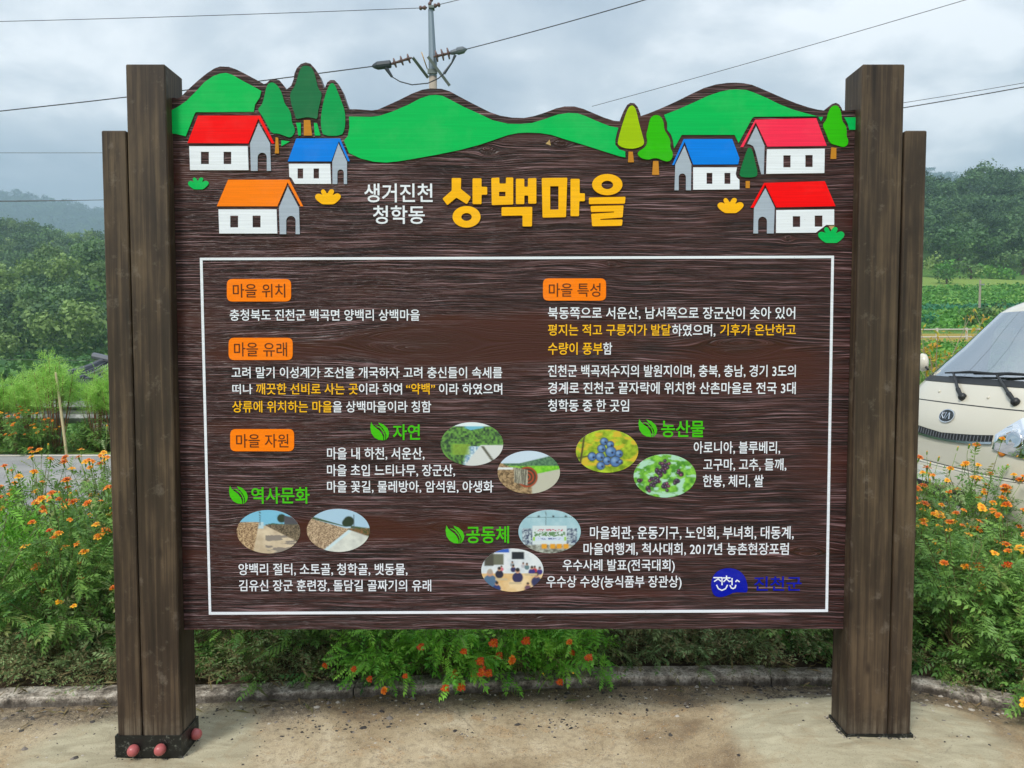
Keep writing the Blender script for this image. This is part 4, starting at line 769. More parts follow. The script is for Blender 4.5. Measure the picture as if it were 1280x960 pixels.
    kw = dict(kw); put_plant(x, float(kerb_y(x)) + (.13 if pt in (SPRAWL, SPR2) else .40 if abs(x) > 1.9 else .36) if y < 4.1 else float(kerb_y(x)) + .80 if y < 4.6 else y, pt, lb, **kw)
for k in range(9):
    put_plant(-1.6 + k * .43, 4.30 + (k % 2) * .12, STD, 'marigold plant of the shaded second row behind the big board', zs=1.0, nf=3)
def undergrowth():
    r = np.random.default_rng(77); V, Fa, T, n = [], [], [], 0
    for x in np.arange(-3.3, 3.4, .16):
        me = WILT[r.integers(0, 3)][0] if r.uniform() < .6 else LOOSE[r.integers(0, 3)][0]; m = len(me.vertices); v = np.zeros(m * 3); me.vertices.foreach_get('co', v); v = v.reshape(-1, 3).copy(); tt = np.zeros(m * 4); me.color_attributes['tint'].data.foreach_get('color', tt); tt = tt.reshape(-1, 4)[:, :3]
        keep = np.repeat(r.uniform(0, 1, m // 4) < .45, 4); v, tt = v[keep], tt[keep] * np.array((.8, 1, 1)); tt[:, 1] = np.maximum(tt[:, 1], (r.uniform(0, 1, (len(v) // 4, 1)) < .35).repeat(4, 1).ravel() * .9)
        a = r.uniform(0, 6.28); s = r.uniform(.45, .75); ca, sa = math.cos(a), math.sin(a); q = np.stack([(v[:, 0] * ca - v[:, 1] * sa) * s, (v[:, 0] * sa + v[:, 1] * ca) * s, v[:, 2] * s * .62], 1); X = x + r.uniform(-.08, .08); q += np.array((X, float(kerb_y(X)) + r.uniform(.14, .34), .05)); V.append(q); T.append(tt); n += len(q)
    V = np.concatenate(V); link('undergrowth', mesh('undergrowth', V, np.arange(len(V)).reshape(-1, 4), [MLEAFG], col=np.concatenate(T)), kind='stuff')
undergrowth()
# litter on the soil and in front of the kerb
def litter():
    r = np.random.default_rng(8); n = 4200; x = r.uniform(-3.2, 3.2, n); y = kerb_y(x) + np.where(r.uniform(0, 1, n) < .12, r.normal(-.02, .05, n), r.uniform(.05, .8, n))
    z = np.where(y < kerb_y(x), .012, .07 + 0 * y) + r.uniform(0, .03, n) * (y > kerb_y(x)); O = np.stack([x, y, z], 1); D = np.stack([r.normal(0, 1, n), r.normal(0, 1, n), r.normal(0, .25, n)], 1)
    Nn = norm(np.stack([r.normal(0, .4, n), r.normal(0, .4, n), np.ones(n)], 1)); tp = (np.array([(0, 0, 0), (.5, .06, .05), (1, 0, .1), (.5, -.06, 0)], float), np.array([(0, 1, 2, 3)]))
    tn = np.stack([r.uniform(0, 1, n), r.uniform(0, 1, n), np.zeros(n)], 1); v, f, t = scatter(tp, O, D, Nn, r.uniform(.015, .09, n), tn)
    m = leafmat('dry_litter', lin(70, 54, 38), lin(160, 136, 96), .1, .8, lin(96, 104, 60)); link('leaf_litter', mesh('leaf_litter', v, f, [m], col=t), kind='stuff')
litter()
def pebbles():
    r = np.random.default_rng(12); n = 6500; x = r.uniform(-3.3, 3.3, n); d = r.exponential(.16, n) + .0; y = kerb_y(x) - .01 - d; far = r.uniform(0, 1, n) < .08; y[far] = r.uniform(1.9, 3.4, far.sum())
    y = np.minimum(y, kerb_y(x) - .01); nc = 1500; ci = r.integers(0, 14, nc); cxs = np.linspace(-1.2, 1.7, 14) + r.normal(0, .1, 14); cds = r.uniform(.03, .42, 14); csg = r.uniform(.02, .07, 14); x[:nc] = cxs[ci] + r.normal(0, 1, nc) * csg[ci] * 1.6; y[:nc] = np.minimum(kerb_y(x[:nc]) - cds[ci] + r.normal(0, 1, nc) * csg[ci], kerb_y(x[:nc]) - .01)
    nf_ = 260; ang = r.uniform(0, 4, nf_); side = ang.astype(int); fr = ang - side; w_, d_ = (RO1 - RX0) / 2 + .012, (YR - YF) / 2 + .012; qx = np.where(side % 2 == 0, -w_ + 2 * w_ * fr, np.where(side == 1, w_, -w_)); qy = np.where(side % 2 == 1, -d_ + 2 * d_ * fr, np.where(side == 0, -d_, d_))
    foot = np.zeros(n, bool); foot[nc:nc + nf_] = True; lf = r.uniform(0, 1, nf_) < .35; x[foot] = np.where(lf, LC[0], RC[0]) + qx + r.normal(0, .004, nf_); y[foot] = np.where(lf, LC[1], RC[1]) + qy + r.normal(0, .004, nf_)
    keep = foot | ~((np.abs(x - LC[0]) < .2) & (np.abs(y - LC[1]) < .14)) & ~((np.abs(x - RC[0]) < .2) & (np.abs(y - RC[1]) < .14)); x, y = x[keep], y[keep]; n = len(x)
    s = np.clip(r.lognormal(-5.85, .6, n), .0014, .014); foot = foot[keep]; s[foot] = r.uniform(.002, .006, foot.sum()); s[:1200] *= .75; base = np.array([(1, 0, 0), (0, 1, 0), (-1, 0, 0), (0, -1, 0), (.1, .1, .75), (.7, .7, .2), (-.7, .6, .25), (-.6, -.7, .2), (.7, -.7, .22)], float)
    fc = np.array([(0, 5, 4), (5, 1, 4), (1, 6, 4), (6, 2, 4), (2, 7, 4), (7, 3, 4), (3, 8, 4), (8, 0, 4)]); z = apron_z(x, y)
    a = r.uniform(0, 6.28, n); ca, sa = np.cos(a), np.sin(a); st_ = r.uniform(.6, 1.3, (n, 3)); B = base[None] * st_[:, None] * (1 + r.normal(0, .12, (n, 9, 1)))
    V = np.stack([B[..., 0] * ca[:, None] - B[..., 1] * sa[:, None], B[..., 0] * sa[:, None] + B[..., 1] * ca[:, None], B[..., 2]], -1) * s[:, None, None]; V[..., 0] += x[:, None]; V[..., 1] += y[:, None]; V[..., 2] += z[:, None] - .001
    Fc = (fc[None] + (np.arange(n) * 9)[:, None, None]).reshape(-1, 3); g = r.uniform(0, 1, n); g[:1400] = np.where(r.uniform(0, 1, 1400) < .75, .9, g[:1400]); pal = np.array([lin(70, 66, 62), lin(120, 112, 104), lin(176, 168, 156), lin(56, 52, 50)]); c = pal[np.minimum((g * 4).astype(int), 3)]
    t = NT('pebble'); mt = t.fin(t.attr('tint'), .8, spec=.3); link('gravel', mesh('gravel', V.reshape(-1, 3), Fc, [mt], col=np.repeat(c, 9, 0)), kind='stuff')
pebbles()

# ------------------------------------------------------------------ far side of the road (left): rail, feathery plants, tiled house
MRAIL = (lambda t: t.fin(t.mix(t.ramp(t.noise(t.coord(), 5, 6, .7), [(.4, 0.), (.65, 1.)]), lin(120, 124, 122), lin(172, 176, 174)), .55, None, .3))(NT('galvanised_steel'))
gr = thing('guardrail', 'grey galvanised steel guardrail along the far side of the road behind the feathery plants', 'guardrail', (-9, 11.9, 0))
zt, zb = .72, .36; b = MB(); prof = [(0, zb), (-.035, zb + .03), (-.06, zb + .09), (-.02, zb + .15), (-.02, zb + .21), (-.06, zb + .27), (-.035, zb + .33), (0, zb + .36)]
vs = [(x, 11.9 + dy, z) for x in (-26, 4.5) for (dy, z) in prof] + [(x, 11.906 + dy, z) for x in (-26, 4.5) for (dy, z) in prof]; m = len(prof)
b.add(vs, [(k, k + 1, m + k + 1, m + k) for k in range(m - 1)] + [(2 * m + k + 1, 2 * m + k, 3 * m + k, 3 * m + k + 1) for k in range(m - 1)]); b.build('rail', MRAIL, gr)
for k in range(16):
    x = -25.4 + k * 2; MB().tube([(x, 12.0, -.05), (x, 12.0, .78)], .06, 10).lathe((x, 12.0, .78), (0, 0, 1), [(0, .063), (.02, .05), (.03, .02)], 10).build('post', MRAIL, gr)
def strands(seed, n, R, Ht, mat, fine=.006, L=.16, name='foliage'):
    """feathery plant of thin upright shoots with needle leaves"""
    r = np.random.default_rng(seed); O, D, T, paths, rad = [], [], [], [], []
    for s in range(n):
        az = r.uniform(0, 6.28); q = math.sqrt(r.uniform(0, 1)); h = Ht * (1 - .25 * q) * r.uniform(.75, 1.08); e = np.array((R * q * math.cos(az), R * q * math.sin(az), h))
        base = np.array((e[0] * .25, e[1] * .25, 0)); c = np.array((e[0] * .7, e[1] * .7, h * .6)); p = bez(base, c, e, np.linspace(0, 1, 5)); paths.append(p); rad.append(.008)
        m = 30; t = r.uniform(.52, 1, m) ** .8; o = bez(base, c, e, t); d = r.normal(0, 1, (m, 3)); d[:, 2] = np.abs(d[:, 2]) * .9 + .35; O.append(o + r.normal(0, .03, (m, 3))); D.append(d)
        T.append(np.stack([np.clip(.2 + .7 * t + r.normal(0, .15, m), 0, 1), (r.uniform(0, 1, m) < .05) * .6 + (t < .42) * r.uniform(0, .8, m), 0 * t], 1))
    O, D, T = map(np.concatenate, (O, D, T)); tv, tf = [], []
    for k in range(6):
        a = .15 + .13 * k; s = 1 if k % 2 else -1; q = len(tv); tv += [(a, 0, 0), (a + .16, s * .13, .02), (a + .3, s * .22, 0), (a + .12, s * .16, 0)]; tf.append((q, q + 1, q + 2, q + 3))
    q = len(tv); tv += [(0, -.012, 0), (0, .012, 0), (1, .006, 0), (1, -.006, 0)]; tf.append((q, q + 1, q + 2, q + 3)); tpl = (np.array(tv, float), np.array(tf))
    v, f, tt = scatter(tpl, O, D, norm(r.normal(0, 1, D.shape)), L * r.uniform(.6, 1.3, len(O)), T, .1); sv, sf = thin_tubes(paths, rad)
    return mesh(name, v, f, [mat], col=tt), mesh('stems', sv, sf, [MTWIG])
MTWIG = paint('reddish_stem', lin(122, 84, 58), .7, .3, 14)
MFEATH = leafmat('feathery_leaf', lin(120, 178, 64), lin(186, 232, 116), .35, .5, lin(128, 96, 50))
FE = [strands(21 + i, 30, .25, 1.46, MFEATH) for i in range(3)]
for i, (px, d, s, k, lb) in enumerate(((-40, 11.3, .90, 0, 'feathery bright green shrub cut by the left picture edge'), (4, 11.35, .84, 1, 'low feathery green shrub at the left end of the row'), (32, 11.4, .93, 2, 'feathery green shrub left of the tallest one'), (67, 11.15, 1.1, 0, 'tallest feathery green shrub with bare reddish stems beside the stake'),
        (118, 11.3, .92, 1, 'feathery green shrub right of the stake before the tiled house'), (141, 11.35, .98, 2, 'feathery green shrub next to the outer left post'), (185, 11.3, .95, 0, 'feathery green shrub hidden behind the left posts'), (245, 11.35, .9, 1, 'feathery green shrub behind the left end of the board'), (330, 11.3, 1.0, 2, 'feathery green shrub behind the board, under the orange roofed house picture'), (420, 11.35, .92, 0, 'feathery green shrub behind the board near its centre'))):
    g = G(px, 560, .0); x = (px - 640) / F * d; t = thing('feathery_shrub', lb, 'shrub', (x, d, .0), i * 1.1, 'feathery shrubs beyond the road'); t.scale = (s, s, s * .92); link('foliage', FE[k][0], t, kind='stuff'); link('stems', FE[k][1], t, kind='stuff')
for (px, d, lb) in ((-20, 11.0, 'low orange flowering marigold bush beyond the road at the left edge'), (18, 11.0, 'round low marigold bush with small orange flowers under the guardrail'), (44, 11.05, 'low leafy marigold bush left of the reddish stems under the guardrail')):
    t = put_plant((px - 640) / F * d, d, STD, lb, zs=.85, sc=1.0, nf=9, z=.0, group='marigold bushes beyond the road')
for (px, d, lb) in ((108, 11.35, 'low green bush under the guardrail right of the stake'), (132, 11.4, 'low green bush under the guardrail beside the left post'), (160, 11.4, 'low green bush under the guardrail behind the left post')):
    t = put_plant((px - 640) / F * d, d, [STD[1], LOOSE[0]], lb, zs=.8, sc=.9, nf=0, z=.0, group='low bushes under the guardrail')
st0 = MB().tube([(-6.66, 11.0, -.02), (-6.72, 11.0, .6), (-6.80, 11.02, 1.22)], [.02, .019, .016], 8); o = st0.build('wooden_stake', paint('pale_bamboo', lin(196, 182, 142), .6, .2, 12)); o['label'] = 'thin pale wooden stake leaning in the verge among the feathery shrubs'; o['category'] = 'stake'
# dirt verge and weeds
def weeds(name, n, xr_, yr_, L, mat, seed, zf=None):
    r = np.random.default_rng(seed); x = r.uniform(*xr_, n); y = r.uniform(*yr_, n); z = zf(x, y) if zf else terrain(x, y); O = np.stack([x, y, z], 1); D = np.stack([r.normal(0, .5, n), r.normal(0, .5, n), r.uniform(.5, 1, n)], 1)
    tp = (np.array([(0, -.05, 0), (.5, -.06, 0), (1, 0, 0), (.5, .06, 0)], float), np.array([(0, 1, 2, 3)])); tn = np.stack([r.uniform(0, 1, n), (r.uniform(0, 1, n) < .2) * 1., np.zeros(n)], 1)
    v, f, t = scatter(tp, O, D, norm(r.normal(0, 1, (n, 3))), r.uniform(*L, n), tn, .3, r); return link(name, mesh(name, v, f, [mat], col=t), kind='stuff')
MGRASS = leafmat('wild_grass', lin(60, 100, 36), lin(130, 170, 70), .3, .6, lin(150, 140, 84))
weeds('grass', 5000, (-13, -1), (11.2, 13.5), (.05, .22), MGRASS, 31); weeds('grass', 3500, (3, 14), (10.9, 16), (.06, .25), MGRASS, 32)
# far land cover of low bushes in the valley behind the rail
def clumps(name, pts, rad, nq, qs, mat, seed, flat=.8, **kw):
    """heaps of small leaf faces on and in rough crowns: pts (n,3) centres, rad (n,)"""
    r = np.random.default_rng(seed); n = len(pts); u = norm(r.normal(0, 1, (n * nq, 3))); u[:, 2] = np.abs(u[:, 2]) * np.where(r.uniform(0, 1, n * nq) < .8, 1, -1); rr = r.uniform(.72, 1.05, n * nq)
    cr = np.repeat(rad, nq); lump = 1 + .28 * np.sin(u[:, 0] * 5 + np.repeat(r.uniform(0, 6, n), nq)) * np.sin(u[:, 1] * 5 + np.repeat(r.uniform(0, 6, n), nq)) + .15 * np.sin(u[:, 2] * 9 + np.repeat(r.uniform(0, 6, n), nq))
    c = np.repeat(pts, nq, 0) + u * (cr * rr * lump)[:, None] * np.array((1, 1, flat)); nn = norm(u + r.normal(0, .55, u.shape)); a = norm(np.cross(nn, r.normal(0, 1, nn.shape))); b2 = np.cross(nn, a); s = (cr * qs * r.uniform(.6, 1.35, n * nq))[:, None]
    V = np.stack([c - a * s, c - b2 * s * .7, c + a * s * 1.1, c + b2 * s * .8], 1).reshape(-1, 3); Fc = np.arange(len(V)).reshape(-1, 4); tn = np.repeat(r.uniform(0, 1, (n, 1)), nq, 0) * .6 + r.uniform(0, .4, (n * nq, 1))
    T = np.concatenate([tn, np.repeat((r.uniform(0, 1, (n, 1)) < .25) * r.uniform(.3, 1, (n, 1)), nq, 0), 0 * tn], 1)
    return mesh(name, V, Fc, [mat], col=np.repeat(T, 4, 0))
MFOR = leafmat('forest_leaf', lin(42, 76, 42), lin(132, 170, 98), .18, .6, lin(156, 184, 100)); MFAR = leafmat('far_forest_leaf', lin(30, 58, 36), lin(66, 98, 58), .1, .7, lin(80, 112, 62))
MKUDZU = leafmat('valley_scrub_leaf', lin(50, 96, 44), lin(112, 160, 80), .2, .6, lin(120, 160, 70)); MCROP = leafmat('crop_leaf', lin(56, 116, 40), lin(120, 184, 76), .25, .55, lin(146, 190, 84)); MTEAL = leafmat('teal_crop_leaf', lin(34, 100, 66), lin(70, 150, 104), .2, .55)
MBARK = paint('bark', lin(88, 76, 62), .85, .35, 6)
def instancer(name, protos, pts, rad, seed):
    r = np.random.default_rng(seed); me = bpy.data.meshes.new(name); me.from_pydata(pts.tolist(), [], [])
    a = me.attributes.new('size', 'FLOAT', 'POINT'); a.data.foreach_set('value', rad.astype(np.float32)); a = me.attributes.new('turn', 'FLOAT', 'POINT'); a.data.foreach_set('value', r.uniform(0, 6.28, len(pts)).astype(np.float32)); a = me.attributes.new('pick', 'INT', 'POINT'); a.data.foreach_set('value', r.integers(0, len(protos), len(pts)).astype(np.int32))
    o = link(name, me, kind='stuff'); cl = bpy.data.collections.new(name + '_crowns')
    for p in protos: cl.objects.link(bpy.data.objects.new('crown', p))
    g = bpy.data.node_groups.new(name, 'GeometryNodeTree'); g.interface.new_socket('Geometry', in_out='INPUT', socket_type='NodeSocketGeometry'); g.interface.new_socket('Geometry', in_out='OUTPUT', socket_type='NodeSocketGeometry'); N = g.nodes; Lk = g.links
    gi, go, ip, ci, rl = (N.new(k) for k in ('NodeGroupInput', 'NodeGroupOutput', 'GeometryNodeInstanceOnPoints', 'GeometryNodeCollectionInfo', 'GeometryNodeRealizeInstances'))
    ci.inputs['Collection'].default_value = cl; ci.inputs['Separate Children'].default_value = True; ip.inputs['Pick Instance'].default_value = True
    def at_(n_, t_): q = N.new('GeometryNodeInputNamedAttribute'); q.data_type = t_; q.inputs['Name'].default_value = n_; return q.outputs['Attribute']
    cx = N.new('ShaderNodeCombineXYZ'); Lk.new(at_('turn', 'FLOAT'), cx.inputs[2]); sz = at_('size', 'FLOAT'); Lk.new(gi.outputs[0], ip.inputs['Points']); Lk.new(ci.outputs[0], ip.inputs['Instance']); Lk.new(at_('pick', 'INT'), ip.inputs['Instance Index']); Lk.new(cx.outputs[0], ip.inputs['Rotation']); Lk.new(sz, ip.inputs['Scale']); Lk.new(ip.outputs[0], go.inputs[0])
    md = o.modifiers.new('spread', 'NODES'); md.node_group = g; return o
def crown_protos(mat, nq, qs, seed, k=6, flat=1.05):
    out = []
    for i in range(k):
        r = np.random.default_rng(seed + i); m = 7; c = np.concatenate([np.zeros((1, 3)), r.normal(0, .38, (m - 1, 3)) * np.array((1, 1, .8))]); rad = np.concatenate([[.78], r.uniform(.34, .55, m - 1)]); me = clumps('crown', c, rad, nq // m, qs, mat, seed + i, flat)
        tt = me.color_attributes['tint']; n = len(me.vertices); col = np.ones((n, 4), dtype=np.float32); tt.data.foreach_get('color', col.ravel()); base = r.uniform(0, .55); arr = np.zeros(n * 4, dtype=np.float32); tt.data.foreach_get('color', arr); arr = arr.reshape(-1, 4); arr[:, 0] = base + r.uniform(0, .35, n // 4).repeat(4); arr[:, 1] = (i == 2) * .7 + (i == 4) * .3; tt.data.foreach_set('color', arr.ravel()); out.append(me)
    return out
def forest(name, x0, x1, y0, y1, step, R, nq, seed, mat, qs=.26, trunks=True):
    r = np.random.default_rng(seed); pts = []
    y = y0
    while y < y1:
        xa = np.arange(x0(y), x1(y), step); xa = xa + r.uniform(-.4, .4, len(xa)) * step; ya = y + r.uniform(-.4, .4, len(xa)) * step; pts.append(np.stack([xa, ya], 1)); y += step * .95
    p = np.concatenate(pts); rad = R * r.uniform(.7, 1.25, len(p)); z = terrain(p[:, 0], p[:, 1]) + rad * 1.35 + r.uniform(-.5, 1.5, len(p)); P3 = np.stack([p[:, 0], p[:, 1], z], 1)
    return instancer(name, crown_protos(mat, nq, qs, seed * 10), P3, rad, seed), P3
MFORD = leafmat('dark_forest_leaf', lin(32, 64, 38), lin(96, 136, 78), .16, .6, lin(100, 134, 78))
XL = lambda y: -1.02 * y; 
forest('forest', lambda y: -1.5 * y, lambda y: .0 * y, 100, 318, 5.4, 3.0, 760, 5, MFOR, .145)
forest('forest', lambda y: .38 * y, lambda y: 1.25 * y, 168, 275, 6.6, 3.9, 1100, 6, MFORD, .125)
forest('forest', lambda y: -.02 * y, lambda y: .40 * y, 140, 285, 7.5, 4.6, 420, 61, MFORD, .19)
# valley scrub on the left
def scrub():
    r = np.random.default_rng(9); n = 1500; y = r.uniform(56, 122, n); x = -y * r.uniform(.0, 1.2, n); R = r.uniform(.9, 2.2, n); pts = np.stack([x, y, terrain(x, y) + R * .35], 1); link('valley_scrub', clumps('valley_scrub', pts, R, 70, .17, MKUDZU, 9, .75), kind='stuff')
    n = 620; y = r.uniform(17, 58, n); x = -y * r.uniform(-.15, 1.1, n); R = r.uniform(.4, .9, n); ok = ~((x > -17) & (x < -5) & (y > 21) & (y < 34)); x, y, R = x[ok], y[ok], R[ok]; pts = np.stack([x, y, terrain(x, y) + R * .35], 1); link('valley_scrub', clumps('valley_scrub', pts, R, 60, .17, MKUDZU, 10, .75), kind='stuff')
scrub()
# trees that stand out one by one at the foot of the woods
def tree(x, y, R, Hh, label, mat, seed, nq=420, group='trees and bushes along the upper edge of the field', qs=.11, cat='tree', trunk=True):
    z = float(terrain(x, y)); t = thing('tree' if trunk else 'bush', label, cat, (x, y, z), 0, group); r = np.random.default_rng(seed); k = 7; c = np.stack([r.normal(0, R * .42, k), r.normal(0, R * .42, k), Hh - R * .75 + r.uniform(-.5, .3, k) * R], 1)
    link('crown', clumps('crown', c, R * r.uniform(.45, .68, k), nq // k, qs * 1.7, mat, seed, .95), t, kind='stuff')
    if trunk:
        b = MB().tube([(0, 0, -.2), (R * .05, 0, Hh * .35), (0, R * .04, Hh * .7)], [R * .09, R * .065, R * .03], 8)
        for a in range(4): b.tube([(0, 0, Hh * (.3 + .08 * a)), (R * .45 * math.cos(a * 1.7), R * .45 * math.sin(a * 1.7), Hh * (.55 + .08 * a))], [R * .04, R * .015], 6)
        me = mesh('trunk', b.v, b.f, [MBARK]); link('trunk', me, t)
def at(px, d): return (px - 640) / F * d
for i, (px, d, R, Hh, m, lb) in enumerate(((1168, 158, 2.7, 5.4, MFOR, 'round dark green tree at the left end of the field edge, beside the right post'), (1178, 150, 1.9, 3.4, MCROP, 'small bright green bush in front of the round tree at the field edge'), (1180, 135, 1.9, 3.2, MKUDZU, 'lone bush on the dry grass nearest the right post'), (1210, 146, 2.4, 3.8, MFOR, 'dark bush on the dry grass left of the utility pole'),
        (1216, 156, 2.2, 3.0, MCROP, 'yellow green bush behind the dark bush at the field edge'), (1234, 160, 2.4, 3.0, MCROP, 'long low light green bush right of the utility pole'), (1250, 166, 2.6, 5.6, MFOR, 'grey green tree right of the utility pole at the foot of the forest'), (1262, 160, 2.2, 2.8, MCROP, 'low light green bush between two dark trees at the field edge'), (1274, 168, 2.8, 6.0, MFOR, 'grey green tree nearest the right picture edge at the forest foot'), (1194, 168, 3.2, 6.6, MFOR, 'broad grey green tree in the middle of the forest foot'))):
    tree(at(px, d), d, R, Hh, lb, m, 40 + i, trunk=i not in (1, 5, 7), cat='tree' if i not in (1, 5, 7) else 'bush')
for i, (px, d, R, Hh, lb) in enumerate(((1236, 62, 1.35, 2.5, 'dark rounded bush on the lower field right of the utility pole, above the van roof'), (1212, 58, 1.15, 1.7, 'olive bush at the foot of the utility pole'), (1160, 60, .9, 1.2, 'small teal bush on the lower field beside the right post'))):
    tree(at(px, d), d, R, Hh, lb, (MFOR, MKUDZU, MTEAL)[i], 70 + i, trunk=False, cat='bush', group='bushes on the lower field', qs=.09)
# crop rows on the rising field
def crops():
    r = np.random.default_rng(14); P_, R_, P2, R2 = [], [], [], []
    y = 56.
    while y < 128:
        x = np.arange(y * .32, y * .98, .66 + y * .004); x = x + r.uniform(-.15, .15, len(x)); yy = y + (x - y * .6) * .12 + r.uniform(-.25, .25, len(x)); R = .34 * r.uniform(.7, 1.3, len(x)) * (1 + y * .004)
        z = terrain(x, yy) + R * .3; tgt = (P2, R2) if 83 < y < 90 else (P_, R_); tgt[0].append(np.stack([x, yy, z], 1)); tgt[1].append(R); y += 1.25 + .35 * math.sin(y)
    link('field_crop', clumps('field_crop', np.concatenate(P_), np.concatenate(R_) * 1.15, 16, .34, MCROP, 15, .8), kind='stuff'); link('field_crop', clumps('field_crop', np.concatenate(P2), np.concatenate(R2) * 1.2, 16, .34, MTEAL, 16, .8), kind='stuff')
    P_, R_ = [], []
    for y in np.arange(14.5, 38, 1.1): x = np.arange(y * .30, y * 1.0, .55); x = x + r.uniform(-.2, .2, len(x)); R = .26 * r.uniform(.6, 1.3, len(x)); yy = y + r.uniform(-.3, .3, len(x)); P_.append(np.stack([x, yy, terrain(x, yy) + R * .3], 1)); R_.append(R)
    link('field_crop', clumps('field_crop', np.concatenate(P_), np.concatenate(R_), 36, .2, MCROP, 17, .8), kind='stuff')
crops()
# white field fence on the terrace
fn = thing('field_fence', 'low white rail fence on the brown terrace below the field, beside the right post', 'fence', (28, 46, 0)); MW = paint('faded_white_paint', lin(196, 192, 184), .6, .1, 8)
fx = np.arange(21.5, 42, 1.9); fy = 44 + (fx - 24) * .12; fz = terrain(fx, fy) - .25
for k in range(len(fx)):
    MB().box(fx[k] - .05, fx[k] + .05, fy[k] - .05, fy[k] + .05, fz[k] - .1, fz[k] + .95).build('post', MW, fn)
    if k:
        for h in (.4, .85): MB().tube([(fx[k - 1] + .05, fy[k - 1], fz[k - 1] + h), (fx[k] - .05, fy[k], fz[k] + h)], .04, 6).build('rail', MW, fn)
# small concrete pole in the field
px_, d_ = at(1222, 72), 72.; zg = float(terrain(px_, d_)); pt = P(1222, 350, 72).z
up_ = thing('utility_pole', 'thin grey concrete pole standing on the lower field, short crossarm at its top', 'utility pole', (px_, d_, zg)); MCONC = paint('pole_concrete', lin(162, 152, 138), .85, .12, 5)
MB().tube([(px_, d_, zg - .3), (px_, d_, pt)], [.13, .09], 10).build('pole', MCONC, up_); MB().box(px_ - .1, px_ + .35, d_ - .12, d_ - .06, pt - .5, pt - .38).build('crossarm', MRAIL, up_)
# bare shrub with a few yellow leaves behind the van
def bareshrub():
    r = random.Random(4); X, Y = at(1168, 12.2), 12.2; z0 = float(terrain(X, Y)); t = thing('bare_shrub', 'half bare shrub with pale twigs and yellow leaves between right post and van', 'shrub', (X, Y, z0)); b = MB(); ends = []
    for k in range(9):
        p = Vector((r.uniform(-.15, .15), r.uniform(-.1, .1), 0)); d = Vector((r.uniform(-.42, .42), r.uniform(-.2, .2), 1)).normalized(); L = r.uniform(.9, 1.75); pts = [p + d * L * s + Vector((math.sin(s * 5 + k) * .04, 0, 0)) for s in (0, .3, .6, 1)]; b.tube(pts, [.011, .009, .007, .004], 5)
        for _ in range(3): s = r.uniform(.4, .95); q = p + d * L * s; e = q + Vector((r.uniform(-.3, .3), r.uniform(-.1, .1), r.uniform(.05, .3))); b.tube([q, e], [.005, .003], 4); ends += [q, e]
        ends.append(pts[-1])
    link('twigs', mesh('twigs', b.v, b.f, [paint('pale_twig', lin(150, 138, 118), .8, .2, 9)]), t)
    O = np.array([tuple(e + Vector((r.uniform(-.06, .06), r.uniform(-.06, .06), r.uniform(-.08, .05)))) for e in ends for _ in range(4)]); n = len(O); g = np.random.default_rng(3); O = O[O[:, 2] > .55]; n = len(O)
    tp = (np.array([(0, 0, 0), (.35, .24, 0), (1, 0, -.1), (.35, -.24, 0)], float), np.array([(0, 1, 2, 3)])); D = g.normal(0, 1, (n, 3)); D[:, 2] -= 1
    v, f, tt = scatter(tp, O, D, norm(g.normal(0, 1, (n, 3))), g.uniform(.05, .13, n), np.stack([g.uniform(0, 1, n), g.uniform(0, 1, n), 0 * g.uniform(0, 1, n)], 1)); link('leaves', mesh('leaves', v, f, [leafmat('yellow_leaf', lin(150, 170, 60), lin(214, 196, 74), .3, .5, lin(206, 150, 50))], col=tt), t, kind='stuff')
bareshrub()

